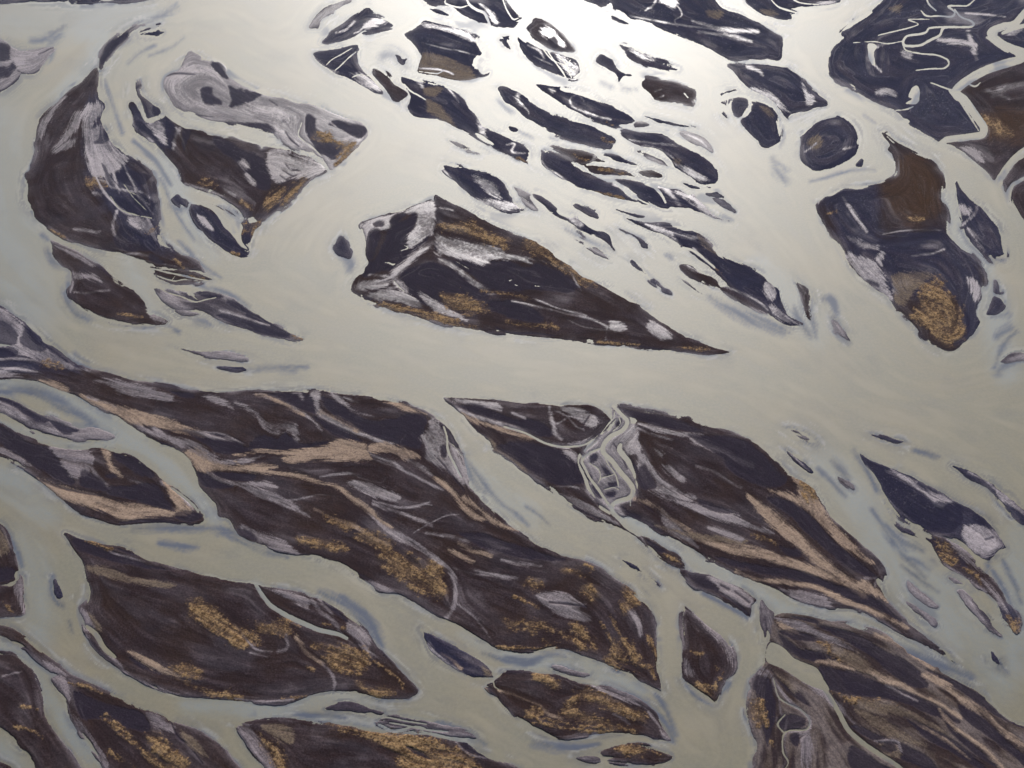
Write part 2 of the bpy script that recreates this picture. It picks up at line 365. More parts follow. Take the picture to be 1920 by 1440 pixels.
p 9 825,488 845,495 870,515 895,535 925,550
P 785,552 800,555 830,572 860,590 875,602 850,596 815,585
p 5 690,515 720,518 738,522
P 668,530 700,525 735,525 720,540 685,545 665,545
P 770,440 790,425 810,430 800,445 780,458 764,462
D 663,545 680,554 700,560 690,564 670,552
O 816,426 835,428 860,430 890,438 920,450 950,455 930,446 905,432 885,420 860,416 838,422
O 830,430 870,438 905,452 950,462 940,452 900,438 860,425
O 985,458 1010,455 1040,475 1066,498 1090,520 1112,528 1095,532 1075,520 1050,505 1020,490 1000,480 995,468
O 828,552 850,555 875,560 900,572 910,582 880,585 850,580 835,570
o 6 692,567 730,577 770,588 820,600 870,612 905,620
o 8 720,570 770,582 820,592 860,602
o 6 950,605 990,611 1030,612 1045,615
d 4 930,615 960,625 1000,625 1040,630
o 4 900,545 950,552 1000,562
p 4 960,565 1010,575 1060,588 1110,600 1150,618
p 3 1000,560 1050,580 1100,592
p 3 1065,600 1100,615 1160,622
w 2 855,490 880,505
w 2.5 955,526 960,525
w 2.5 966,534 971,536
w 2 1003,536 1012,537
w 3 728,492 736,496 741,495
w 2 722,492 727,493
w 2 752,470 765,465 758,460
p 3 930,480 965,478 990,485 1025,492 1068,510 1080,530 1090,545
P 1135,640 1145,605 1170,608 1172,620 1150,622 1138,612
P 1220,600 1240,612 1260,635 1240,640 1215,620
o 4 1270,650 1310,655 1330,656
o 3 1120,640 1160,644 1200,647
d 4 1200,650 1260,658 1320,663
p 8 1290,618 1315,632 1345,648
p 4 825,390 850,395
I sand_island|almond-shaped island with a frayed lilac middle, right above the great triangle|n|835,308 848,309 880,317 915,325 935,335 950,350 957,365 963,380 970,382 975,390 984,392 960,396 935,394 915,385 895,375 878,362 862,348 848,332 832,322
P 885,330 910,335 930,350 940,372 920,365 905,352
p 4 815,310 832,320 845,335
P 890,372 935,378 965,380 980,390 945,394 905,384
s 8 985,392 1000,395
s 8 970,355 990,372 1005,388
I sand_island|long blue island with a lilac slot and a smoky tail, upper middle|n|1001,363 1012,366 1028,375 1042,388 1058,402 1080,403 1100,415 1125,428 1143,438 1150,455 1158,468 1150,472 1138,455 1120,448 1100,442 1085,432 1070,422 1050,412 1030,400 1012,385 1003,372
P 1060,405 1080,403 1095,420 1090,427 1078,422
p 3 1098,412 1115,430 1138,446
s 12 1060,430 1100,450 1140,465 1155,470
p 4 1015,390 1040,408 1070,425
I sand_bar|thin curving dark bar below the long blue island|g|1076,447 1090,450 1115,462 1140,475 1158,482 1135,477 1110,465 1090,458
s 4 1160,480 1180,490
I sand_bar|smaller dark bar fading into the pale water beside the great triangle|g|1094,463 1105,466 1125,474 1142,485 1150,493 1135,488 1115,478
I sand_bar|hairline dark bar upstream of the blue island tail|n|1079,381 1095,386 1112,396 1120,404 1100,401 1087,394
I sand_bar|hairline dark sliver parallel to the pale strand, upper middle|n|1156,393 1180,400 1208,406 1190,406
I sand_bar|crooked double dark fleck in the strand east of the blue island|n|1157,427 1180,437 1200,450 1213,460 1215,467 1203,462 1190,442 1172,436
s 9 1185,440 1205,448
s 12 1253,476 1258,482
I sand_bar|comet-shaped dark bar with a long thin tail in the middle channel|n|1182,486 1190,490 1205,505 1222,523 1245,540 1260,553 1235,537 1210,518 1190,500
I sand_island|blue-black island with a ragged paler southern edge, right of the long tapering island|n|1018,285 1030,285 1050,292 1075,305 1095,320 1115,332 1135,342 1152,345 1165,358 1180,370 1195,378 1180,376 1160,372 1140,368 1110,358 1085,352 1070,342 1055,335 1040,324 1018,312 1014,300
p 4 1016,302 1025,316 1045,326 1060,338 1085,353
o 5 1115,360 1145,367 1170,373
p 5 1150,345 1170,355 1180,368
I sand_island|feathered slate island striped with pale rills, above the broad right channel|n|1150,336 1175,336 1200,342 1220,348 1240,352 1260,355 1280,360 1290,366 1302,365 1305,372 1320,385 1330,395 1345,407 1370,415 1350,412 1320,402 1290,395 1270,393 1240,390 1215,378 1195,365 1175,350
w 5 1210,345 1228,352 1240,365 1248,380
p 7 1245,352 1255,362 1275,385
p 5 1225,348 1245,352 1255,358
P 1265,358 1300,366 1310,380 1285,370
p 3 1280,370 1300,385 1330,400
s 6 1375,412 1350,405
w 3 1150,338 1170,350 1185,360 1200,375 1240,392
I sand_bar|small dark scrap of sand tucked in the rills beside the feathered island|n|1194,368 1205,372 1218,382 1203,381
I sand_bar|tilted dark bar east of the feathered island|n|1338,372 1355,374 1368,384 1380,398 1368,394 1350,384
I sand_bar|thin dark hook just above the tilted bar|n|1325,363 1345,363 1356,370 1340,368
I sand_island|long banded island with a navy core, tan crest and lilac tail, right of center|n|1174,409 1190,413 1205,421 1225,425 1245,423 1275,425 1300,431 1318,440 1335,455 1352,475 1380,490 1410,500 1430,512 1445,525 1460,540 1465,560 1470,575 1475,590 1490,600 1505,612 1490,615 1470,608 1450,595 1430,582 1400,562 1370,540 1350,520 1335,505 1315,490 1295,473 1280,465 1260,455 1230,438 1195,422
P 1210,422 1240,426 1260,435 1270,450 1280,465 1262,452 1240,438
D 1240,423 1275,426 1295,433 1270,434 1250,430
P 1258,435 1300,442 1312,446 1302,452 1275,445
D 1264,440 1295,447 1315,453 1320,465 1300,466 1282,463
T 1305,436 1325,448 1340,465 1355,480 1345,482 1325,465 1312,455
P 1315,440 1335,452 1350,470 1365,482 1352,478 1335,465
w 5 1280,464 1300,470 1320,485 1340,502
p 4 1300,466 1315,480 1340,500
D 1310,468 1345,477 1370,485 1410,502 1430,515 1400,522 1385,528 1355,510 1335,498
D 1280,468 1300,475 1320,490 1335,503 1320,498 1295,480
o 3 1340,503 1352,512
p 5 1350,475 1390,490 1430,505 1450,530
D 1430,508 1447,525 1455,545 1440,560 1420,555 1395,540 1430,525
P 1430,535 1450,525 1458,545 1452,560 1440,560
P 1445,570 1470,590 1485,600 1500,610 1470,605 1450,590
D 1462,578 1474,573 1476,582
I sand_island|mottled brown strip separated by a lilac rill from the banded island, right of center|b|1274,500 1285,496 1300,500 1310,508 1330,515 1345,525 1352,538 1365,538 1385,550 1410,562 1430,575 1440,590 1420,583 1395,570 1375,558 1350,542 1320,532 1290,518
P 1285,496 1305,503 1315,512 1300,508
p 4 1350,535 1380,545 1420,565 1440,582
P 1390,572 1430,585 1460,605 1420,592
I sand_bar|thin shoal trailing southeast of the mottled strip, right of center|g|1275,522 1290,530 1310,545 1335,560 1320,556 1295,540
s 14 1330,558 1360,575 1400,595 1430,610 1470,625
s 10 1400,585 1440,605 1480,622
I sand_bar|slim brown blade in the pale shoal west of the wide confluence|b|1488,522 1498,528 1508,535 1518,545 1522,560 1518,580 1520,600 1512,600 1506,575 1500,550
p 5 1496,530 1508,548 1508,560
s 12 1515,590 1525,610 1530,632
s 16 1490,580 1505,610 1520,630
I sand_bar|dim blue patch of wet sand east of the slim brown blade|g|1562,590 1568,600 1580,618 1592,628 1597,642 1585,635 1570,620 1562,605
s 14 1545,560 1560,565 1568,590
s 16 1560,595 1575,625 1592,645
I sand_island|big navy and umber island with a lion-coloured mossy mound, right side|b|1650,248 1660,245 1668,250 1675,260 1700,272 1720,286 1750,303 1765,322 1771,337 1767,355 1761,372 1770,385 1778,405 1778,425 1784,445 1800,463 1825,480 1838,500 1850,528 1840,540 1838,555 1830,570 1830,590 1838,605 1825,625 1810,640 1795,655 1778,660 1765,655 1745,645 1730,630 1715,610 1700,595 1680,580 1668,560 1655,550 1625,530 1605,512 1590,492 1582,470 1575,460 1560,445 1545,415 1530,387 1542,372 1565,358 1580,353 1610,350 1642,345 1672,332 1682,325 1679,297 1665,282 1668,270 1655,260
w 3 1662,250 1690,268 1720,285
W 1664,248 1690,262 1718,282 1700,276 1675,262
p 6 1535,380 1550,365 1575,355
P 1580,475 1610,480 1640,495 1655,512 1668,545 1672,565 1650,548 1625,530 1600,505 1585,485
p 3 1590,490 1620,500 1650,525 1665,550
s 4 1598,505 1630,530
D 1625,525 1645,530 1650,540 1635,535
d 14 1655,455 1700,446 1750,442 1785,448
N 1530,350 1640,340 1650,400 1660,445 1780,430 1840,500 1840,660 1800,660 1790,560 1650,560 1600,500 1560,420
R 1650,345 1680,335 1682,300 1720,290 1760,325 1765,360 1755,400 1720,425 1680,400 1660,370
O 1726,535 1745,525 1765,528 1775,545 1790,565 1805,590 1800,600 1805,625 1790,640 1783,652 1765,645 1745,630 1745,620 1722,605 1712,590 1725,575
P 1675,530 1690,528 1690,548 1675,550
p 6 1580,370 1600,400 1625,435
p 9 1590,445 1620,460 1645,465
o 4 1552,402 1570,395
o 6 1700,410 1720,412 1732,410
o 8 1690,540 1680,532
P 1815,520 1840,540 1830,565 1818,540
d 7 1795,560 1815,600 1810,630 1790,645
T 1680,510 1720,510 1745,520 1720,540 1700,570 1680,565 1675,530
p 4 1710,480 1750,475 1770,468
p 2 1655,440 1700,432 1765,432
P 1645,478 1658,475 1652,500 1645,490
I sand_island|leaf island split by a zigzag lilac rill between the right-hand channels|n|1793,341 1800,350 1815,362 1835,382 1855,408 1870,425 1882,445 1888,470 1889,480 1865,488 1850,480 1830,465 1815,448 1805,428 1800,408 1795,388 1792,365
p 5 1833,385 1828,400 1812,415 1805,422
p 7 1815,430 1825,440 1835,455 1845,470
P 1797,385 1820,390 1820,400 1805,405
s 6 1800,430 1815,455 1840,478 1862,490
o 4 1880,470 1886,480
s 12 1850,485 1880,488
I sand_bar|dark shark-fin islet in the pale water at the right, lower one of two|n|1864,556 1880,560 1885,572 1882,582 1868,590 1850,590 1855,575
w 3 1862,552 1878,560 1884,570
I sand_bar|tiny dark nib just above the shark-fin islet|n|1868,530 1872,545 1880,550 1870,552 1864,548
s 10 1860,595 1890,588
s 16 1870,630 1895,615
I sand_bar|smudged blue shoal at the right edge of the wide confluence|g|1868,680 1885,668 1903,660 1925,665 1925,675 1905,678 1885,682
s 14 1870,700 1890,680 1930,670
I sand_plain|rounded dark headland against the right edge, ringed by white water|b|1930,330 1912,340 1898,355 1896,375 1905,395 1915,412 1925,425 2100,430 2100,330
I sand_plain|dark grassy spit between white strands at the right edge|b|1889,355 1884,345 1890,325 1905,305 1925,292 1960,285 2100,280 2100,322 1960,325 1925,330 1905,340 1893,350
w 7 1892,368 1896,350 1910,340 1935,328 1980,320
I sand_plain|sprawling brown plain south of the main river, streaked with peach and lilac silt|b|-60,555 0,572 27,592 45,602 70,625 87,637 105,652 125,668 142,682 170,693 200,699 250,714 300,722 350,731 410,735 485,732 540,734 590,730 640,737 702,745 752,755 790,768 807,778 825,790 842,805 858,832 868,852 872,875 880,900 895,925 915,948 935,966 955,986 978,1000 1005,1017 1055,1042 1093,1050 1120,1062 1142,1078 1162,1092 1185,1105 1197,1125 1217,1135 1226,1160 1230,1192 1232,1230 1237,1268 1237,1293 1192,1272 1155,1255 1130,1242 1092,1230 1060,1217 1020,1219 980,1224 930,1217 905,1202 880,1190 850,1172 827,1160 777,1130 742,1112 718,1108 690,1092 665,1078 640,1062 615,1052 580,1045 540,1037 490,1022 452,1007 440,992 430,975 410,968 406,952 400,942 375,915 367,887 345,852 325,840 300,832 272,815 250,800 212,775 175,757 150,742 110,732 75,717 25,712 0,712 -60,715
W -60,652 0,650 20,648 0,645 -60,645
P -60,570 0,580 20,592 45,612 60,640 85,655 110,668 140,690 120,690 70,675 30,660 0,652 -60,655
D -60,595 5,600 25,615 34,635 20,650 -5,648 -60,640
p 6 5,595 28,605 42,625 35,640 50,655
D 38,640 50,610 60,620 70,640 85,655 78,662 55,655 42,648
D -60,655 0,652 20,651 34,660 25,670 0,675 -60,678
s 14 95,655 130,680 170,690
s 10 140,665 165,680
O 75,680 95,672 110,680 120,690 95,690
p 5 -20,678 20,674 60,675 100,685 170,696
p 4 -20,690 30,692 70,698
P -60,692 0,695 30,700 45,710 0,710 -60,715
B 75,712 115,720 130,732 110,735 85,722
P 175,712 205,712 255,722 300,735 325,745 310,752 250,742 225,740 200,722
P 230,740 270,735 310,742 322,752 290,748
D 320,735 350,736 365,745 350,748
P 380,742 410,745 430,760 440,770 420,760 395,752
B 150,742 190,750 240,765 280,778 310,785 350,800 390,815 370,822 330,812 290,800 250,795 210,772 175,757
p 6 165,745 200,755 235,770
P 250,795 290,810 330,820 370,830 395,848 410,858 380,852 350,838 310,825 280,812
D 272,800 300,808 340,812 370,828 400,842 430,850 465,845 440,820 400,812 370,808 340,805 310,806
D 390,830 420,828 450,832 470,845 455,852 410,850 395,842
p 5 330,805 370,810 400,820 440,826
p 3 380,810 420,815 450,830 470,842
B 345,850 370,840 400,860 440,872 480,875 520,875 500,880 460,885 400,885 370,880
P 355,840 375,845 395,855 420,865 460,860 500,852 460,868 420,872 385,862
p 10 290,805 330,830 360,842 380,850
d 6 295,828 310,835 325,838
D 395,885 440,885 480,890 470,902 440,902 410,895
D 370,888 385,890 420,905 440,912 420,918 385,912 375,905
P 385,880 400,892 440,905 500,905 520,915 480,912 430,910 400,898
P 440,755 455,758 475,770 495,790 510,808 530,812 545,800 555,795 558,805 562,825 555,828 545,812 528,812 515,815 495,805 480,780 460,768
p 12 492,790 515,805 535,800 552,800
P 478,740 500,738 520,746 560,768 580,780 600,800 605,812 585,790 555,772 520,752
b 6 480,740 500,742 530,757 570,778
D 500,738 560,735 580,740 600,760 590,775 555,762 525,750
p 7 545,735 560,738 568,748
P 580,735 600,735 598,760 605,770 630,785 670,805 700,820 740,832 720,836 690,822 650,810 610,788 595,775 590,755
b 10 602,772 630,785 670,808
P 618,735 640,745 650,758 660,768 675,775 705,782 680,778 655,766 635,755
B 715,750 745,755 780,770 800,777 770,772 740,760
p 5 645,745 660,752 672,755
D 585,780 620,795 660,812 680,828 650,825 610,805
D 605,745 640,760 660,775 700,790 735,785 790,775 800,790 790,830 785,845 760,838 720,825 670,805 630,785 612,765
D 490,815 520,822 535,810 545,820 560,832 590,830 620,828 600,838 540,845 490,850 460,845
B 440,852 480,843 520,845 560,842 600,838 640,826 680,832 690,845 695,865 660,865 620,862 580,865 545,868 530,860 560,855 520,852 480,852
B 695,835 720,830 750,840 780,850 790,858 760,862 740,852 710,850 690,848
p 4 690,845 710,865 740,875 770,890 800,905 830,920
p 7 740,848 780,870 810,890
p 5 700,855 740,870 760,885
B 440,865 460,878 500,885 560,888 590,900 640,915 660,930 690,950 715,975 735,990 720,988 690,962 660,940 630,915 590,905 550,895 500,888 460,882
p 4 600,895 630,890 660,888 680,898 700,902
p 3 670,890 690,900 715,905 725,895
P 650,905 680,900 720,915 750,930 740,940 700,930 670,918
p 4 700,940 750,952 780,950 805,942
p 2 790,945 810,948
B 815,895 830,900 850,920 870,945 900,965 915,975 890,975 870,960 850,930 835,915
P 810,785 830,800 845,810 855,830 862,860 880,885 895,925 870,910 840,885 815,870 795,860 800,840 790,820 805,800
D 825,793 840,802 850,815 862,830 868,840 850,838 838,820 828,808
D 825,838 838,835 838,850 832,862 825,852
d 3 815,855 830,870 850,895 870,920
p 5 812,790 818,820 825,850 815,860
w 4 832,800 838,820 840,845 852,870 865,895
w 2 838,825 855,840 865,855
p 5 860,842 872,868 885,900 905,930
s 8 868,850 885,890 910,925
B 868,940 900,960 920,980 945,990 970,995 950,985 935,978 915,965 895,950 870,930
P 440,905 470,912 520,930 550,945 560,955 530,945 490,935 460,920
p 5 450,908 490,930 540,950 580,968
p 3 500,935 550,938 600,928 640,932
b 6 590,955 620,970 660,985 700,1010 730,1022
O 610,968 640,972 660,985 650,990 620,980
O 560,1012 600,1018 640,1020 650,1030 620,1030 580,1022
O 665,1010 690,1020 720,1035 735,1025 710,1010 680,1000
O 712,1042 740,1035 770,1050 800,1075 830,1095 838,1112 820,1118 790,1105 760,1090 740,1078 720,1065 735,1055
O 805,1055 820,1052 830,1065 825,1082 812,1070
P 690,960 720,985 760,1010 790,1030 820,1045 845,1065 855,1085 845,1070 815,1050 780,1030 740,1010 700,975
p 7 745,1000 780,1020 810,1045 840,1065 850,1085 855,1110 850,1140 835,1162
p 4 852,1130 875,1145 900,1170 918,1195
p 3 850,1065 880,1075 920,1080
P 870,1005 900,1005 940,1015 960,1030 930,1028 895,1015
p 6 800,1000 840,1005 880,1015
p 6 700,945 760,965 810,985
B 840,1030 870,1040 890,1055 870,1050 850,1040
b 7 860,1020 890,1035 920,1045
p 6 940,1050 980,1058 1015,1062
p 6 890,1070 930,1080 970,1085
p 2 775,1000 800,985 835,968 860,965
D 860,1000 900,1000 950,1015 1000,1030 1040,1045 1060,1050 1000,1050 940,1035 890,1020
P 1008,1115 1030,1110 1060,1115 1085,1130 1100,1132 1090,1140 1110,1155 1105,1168 1070,1160 1040,1148 1015,1130
d 4 1030,1130 1060,1133 1100,1138
O 985,1092 1010,1090 1015,1100 1005,1105 990,1098
O 1060,1068 1075,1072 1092,1080 1085,1070
o 4 1095,1058 1110,1065 1105,1075
O 1090,1105 1110,1100 1118,1120 1108,1128 1095,1115
O 985,1165 1020,1172 1050,1185 1075,1195 1095,1215 1080,1205 1050,1192 1020,1180 1000,1185 985,1175
o 5 965,1120 990,1130 1010,1140
O 940,1162 960,1165 970,1175 950,1175
O 1068,1172 1090,1175 1105,1195 1115,1215 1100,1200 1085,1190
O 1135,1240 1160,1225 1150,1215 1165,1250 1145,1250
O 1150,1205 1165,1215 1180,1245 1165,1250 1155,1230
O 1165,1200 1180,1210 1200,1235 1195,1255 1180,1235
o 4 1145,1155 1160,1185 1175,1215
o 3 1125,1165 1145,1200 1155,1230
o 6 1215,1195 1228,1220 1230,1245
o 7 1195,1245 1220,1255 1230,1275
p 10 1180,1145 1195,1165 1200,1190
O 1170,1105 1190,1110 1195,1130 1180,1140 1165,1150 1172,1125
o 4 930,1213 960,1216 990,1215 1015,1217
O 1020,1200 1040,1205 1045,1215 1025,1215
s 6 745,1115 720,1105 690,1090
P 680,1090 705,1092 735,1108 742,1115 715,1108
d 4 600,1045 650,1065 700,1090
P 450,985 480,995 520,1010 545,1025 560,1040 520,1032 480,1018 455,1005
D 445,992 470,998 485,1015 465,1012 450,1005
I sand_bar|striped slate and lilac bar between the two pale strands at the left edge|g|-60,738 0,742 25,750 62,770 100,787 147,805 175,803 200,810 215,820 190,826 150,827 110,824 70,813 40,798 15,780 0,772 -60,760
D -60,742 0,745 25,752 62,773 88,785 70,790 50,780 25,762 0,752
D 92,788 105,790 135,803 148,808 125,815 110,808
D 85,793 65,790 75,782 95,787
P 0,760 40,780 70,795 100,805 110,815 60,802 30,785
s 20 20,730 60,730 95,745 125,760
s 14 110,755 150,780 180,800
s 8 100,760 120,770
I sand_plain|dark wedge of land with lilac silt above the big bottom river, left|b|-60,778 0,795 25,812 62,825 100,835 140,842 185,838 217,845 250,855 287,875 296,890 310,905 330,915 345,928 365,942 375,958 385,965 376,985 350,985 300,980 250,982 217,985 175,970 140,952 110,930 75,902 45,877 12,865 0,860 -60,840
D -60,785 0,800 50,830 95,840 110,860 125,880 140,905 130,908 100,895 70,880 40,860 15,850 0,830 -60,820
P 90,832 130,840 160,842 175,860 170,880 150,895 130,890 115,865 100,845
P -60,835 10,840 40,858 60,875 30,865 0,850
p 6 172,875 180,890 195,905 205,915
D 155,885 170,890 190,900 200,920 175,918 150,908
B 190,842 205,848 210,870 225,885 230,895 210,885 200,865
D 215,848 245,855 275,870 290,890 280,898 255,890 230,872 215,860
D 195,893 212,888 220,895 205,898
P 240,900 270,905 290,915 270,910
D 200,915 240,910 290,905 310,930 325,950 310,955 270,945 230,935 205,928
B 70,898 110,910 150,920 190,930 220,940 260,945 300,955 320,965 280,962 230,965 190,955 150,945 110,930
B 200,940 240,950 290,960 330,965 280,968 230,975 210,965
d 5 75,900 115,915 160,925 190,930
p 10 305,905 325,918 345,935 360,955
B 305,898 325,915 345,945 360,960 335,965 325,940
w 5 322,915 345,932 365,950 372,960
D 340,958 370,962 380,968 360,980 330,970
d 5 225,980 270,977 320,979 365,985
s 12 250,992 300,988 350,990 390,992
s 10 300,1020 340,1025 370,1025
I sand_island|broad dark umber island with rusty moss speckles, bottom left of center|b|122,1000 150,1010 195,1020 230,1025 262,1040 312,1060 362,1072 412,1085 440,1090 477,1095 502,1100 560,1110 580,1118 602,1125 630,1140 655,1155 675,1170 690,1187 702,1205 715,1222 740,1245 760,1267 783,1293 765,1310 715,1310 677,1302 635,1296 590,1302 552,1316 515,1319 440,1313 400,1311 345,1307 300,1295 272,1280 245,1267 215,1250 187,1230 172,1212 165,1197 160,1182 158,1165 152,1150 150,1137 165,1127 167,1105 160,1080 155,1052 140,1035 130,1015
w 9 477,1090 488,1110 505,1133 522,1145 545,1158 565,1167 595,1180 620,1186 637,1190 650,1197
p 6 640,1188 662,1208 690,1215
p 7 580,1118 600,1145 620,1162 637,1182
p 5 597,1122 612,1140 625,1155
D 605,1128 630,1142 655,1165 650,1168 628,1150
o 6 640,1180 655,1175 660,1180
s 12 600,1110 640,1130 680,1165 700,1195
P 655,1160 680,1180 695,1200 690,1210 665,1195 650,1180
P 500,1103 540,1112 575,1120 580,1140 560,1135 530,1118
o 3 606,1170 620,1172
D 135,1012 160,1012 200,1030 260,1052 310,1068 270,1065 220,1055 170,1040 145,1030
o 5 160,1015 185,1022 210,1030
p 3 205,1035 240,1045 275,1055
d 5 222,1030 245,1038 260,1042
T 160,1062 200,1065 250,1082 300,1090 330,1098 310,1102 260,1095 210,1085 170,1072
O 360,1130 395,1132 420,1150 450,1170 478,1190 490,1202 470,1208 440,1208 430,1195 400,1180 375,1160 358,1155
O 480,1172 510,1175 530,1162 545,1165 543,1190 520,1190 495,1190
O 590,1212 625,1215 650,1218 680,1222 690,1240 685,1260 660,1262 625,1255 610,1235 620,1225
O 672,1280 690,1290 720,1290 735,1298 710,1310 690,1305
b 8 555,1195 572,1220 590,1235 605,1245
p 5 605,1245 620,1262 628,1280 625,1295
p 6 537,1190 538,1215 520,1222
p 5 470,1225 500,1232
p 4 440,1170 480,1218 510,1222
o 5 575,1252 590,1258
o 4 700,1240 730,1260 750,1275 755,1290
p 4 680,1215 720,1240 748,1262
P 162,1190 185,1220 220,1240 250,1270 300,1290 340,1305 300,1295 245,1268 190,1232 170,1212
D 242,1232 280,1250 310,1262 300,1265 260,1250
B 240,1222 280,1235 310,1255 340,1270 320,1268 280,1250
o 8 325,1270 360,1285 400,1300 440,1305
O 325,1250 355,1245 380,1265 350,1265
w 10 163,1175 180,1190 195,1215 215,1232
d 7 168,1200 185,1222 205,1238 215,1248
s 10 170,1205 190,1230 215,1248
O 425,1297 450,1310 430,1310
o 4 530,1310 560,1308 575,1304
p 4 440,1310 500,1316 550,1312
T 165,1150 185,1170 190,1185 175,1180
P 150,1140 165,1155 180,1180 160,1182
I sand_island|small black drop-shaped islet in the olive river, lower left|n|103,1088 110,1096 117,1108 119,1119 108,1123 101,1114 99,1100
s 12 98,1080 96,1110 108,1132 118,1135
s 8 130,1165 135,1185
I sand_plain|rounded dark bank at the left edge beside the olive river, upper of two|b|-60,975 0,982 15,1000 25,1032 35,1060 32,1082 22,1094 -60,1096
T -60,985 0,995 15,1020 10,1040 -60,1040
D -60,1062 10,1062 34,1070 30,1085 15,1092 -60,1092
s 10 10,990 30,1030 40,1062
I sand_plain|mossy dark bank at the left edge beside the olive river, lower of two|b|-60,1097 22,1097 38,1078 46,1085 44,1120 47,1150 20,1157 -60,1157
P 25,1098 38,1078 45,1085 44,1120 45,1150 38,1135 32,1115
o 5 5,1130 15,1140 25,1148
I sand_bar|chain of narrow dark bars between two olive channels, lower left|b|-60,1160 0,1171 25,1177 60,1202 85,1225 110,1245 132,1266 120,1268 100,1260 82,1245 65,1230 50,1216 25,1205 0,1192 -60,1185
P 82,1240 105,1250 128,1266 110,1262 90,1255
I sand_plain|blackish land with a rust-gold moss band, bottom left between two channels|b|128,1264 160,1277 200,1295 237,1315 270,1330 300,1340 322,1351 362,1365 390,1380 412,1397 437,1425 452,1442 480,1500 205,1500 195,1442 175,1412 150,1375 130,1345 122,1312 105,1292 95,1275 108,1268
P 96,1272 120,1272 130,1300 133,1335 155,1360 178,1392 200,1428 215,1500 200,1500 190,1430 165,1400 130,1345 122,1312 102,1290
o 5 132,1282 160,1287 190,1300
D 140,1298 180,1310 230,1325 270,1340 280,1370 250,1370 200,1350 160,1350 145,1330
P 275,1335 300,1343 325,1362 325,1372 300,1365 280,1352
d 3 320,1352 332,1380 355,1400 380,1432
O 195,1345 220,1360 245,1380 270,1405 300,1425 320,1440 300,1450 280,1435 260,1405 235,1380
O 275,1378 300,1385 325,1410 345,1425 350,1450 320,1450 305,1420 285,1395
o 8 205,1410 235,1430 260,1445
T 340,1370 370,1390 390,1420 375,1415 350,1390
I sand_plain|nearly black land in the bottom left corner crossed by faint tan moss|b|-60,1210 0,1222 25,1225 50,1240 62,1256 70,1280 80,1300 82,1330 97,1362 115,1390 135,1417 148,1442 165,1500 85,1500 67,1442 60,1427 37,1402 0,1365 -60,1330
o 5 30,1365 60,1370 80,1385
o 4 40,1325 70,1330
p 4 5,1268 40,1260
I sand_plain|small black corner of land at the very bottom left|b|-60,1405 0,1426 26,1442 40,1500 -60,1500
I sand_plain|dark land south of the first diagonal channel, crossed by a pale lilac strand|b|837,742 905,747 980,756 1055,759 1102,759 1125,767 1146,787 1142,800 1128,812 1112,824 1098,838 1090,860 1092,875 1100,895 1100,915 1113,932 1130,952 1147,966 1180,997 1205,1012 1222,1028 1250,1054 1240,1052 1225,1038 1190,1003 1155,987 1117,975 1080,955 1055,940 1030,915 1000,895 975,880 950,860 925,847 916,825 892,807 875,787 855,762
p 10 862,769 895,783 940,795 980,808 1017,826 1055,836 1090,832 1110,822
B 865,775 900,790 950,805 985,815 1010,822 990,825 950,812 900,795 875,785
w 4 945,800 985,812 1020,830 1055,838 1095,834 1112,824
P 848,748 880,748 930,755 940,768 900,760 855,755
p 5 905,762 940,770
D 862,760 900,762 960,785 1010,790 1040,815 1010,820 970,800 920,785 880,772
p 7 1030,765 1035,790 1042,815 1052,825
P 1050,762 1090,765 1115,780 1120,795 1105,800 1085,790 1060,775
p 3 1040,770 1062,780 1080,800 1095,806
p 3 1045,795 1062,785
d 4 1095,795 1105,780
p 4 960,775 985,785
T 917,822 950,850 975,868 990,890 965,875 930,855
P 930,850 955,860 975,880 990,892 960,872
p 4 1025,915 1060,912 1095,918 1110,935 1125,955
D 930,835 1000,830 1060,848 1090,865 1098,895 1090,908 1040,910 1000,885 960,860
P 1035,920 1080,935 1110,950 1140,970 1160,985 1120,970 1070,945 1045,932
d 4 1050,935 1100,962 1150,985
P 1055,845 1085,850 1090,870 1070,860
I sand_bar|tangled bed of pale silt threaded by thin crossing streams, right of center|p|1148,760 1160,764 1178,776 1192,795 1198,812 1180,822 1164,830 1166,845 1178,862 1188,885 1194,905 1192,930 1180,944 1164,950 1170,966 1160,968 1146,960 1128,946 1112,925 1100,900 1092,874 1092,860 1100,842 1116,826 1134,812 1146,796 1148,782
w 9 1146,758 1162,774 1176,790 1168,806 1146,818 1133,832 1131,848 1148,865 1163,885 1179,903 1187,918 1182,932 1165,938 1151,944 1147,955 1160,972 1185,988
w 5 1128,840 1105,850 1091,864 1098,880 1105,895 1118,912 1130,930 1142,948 1150,960
w 2 1152,768 1151,783 1140,796 1128,812
w 2 1160,780 1163,795 1150,808
w 2 1120,826 1110,835 1098,844
w 2.5 1130,850 1140,870 1154,890 1160,912
w 2 1105,868 1122,880 1126,895 1122,905
w 1.4 1128,896 1150,890 1156,884
w 1.4 1134,918 1150,914 1160,918
w 3 1182,930 1182,948
D 1106,855 1119,851 1120,864 1108,868
D 1140,905 1156,903 1158,911 1144,915
D 1096,884 1110,892 1108,904 1099,898
D 1156,790 1166,786 1162,801 1154,800
D 1143,858 1152,863 1151,874 1144,868
D 1110,908 1121,918 1128,935 1115,926
D 1134,925 1150,920 1156,928 1142,934
D 1126,872 1140,880 1148,892 1134,890
d 3 1150,832 1162,848 1176,880
d 3 1152,770 1160,768 1172,782
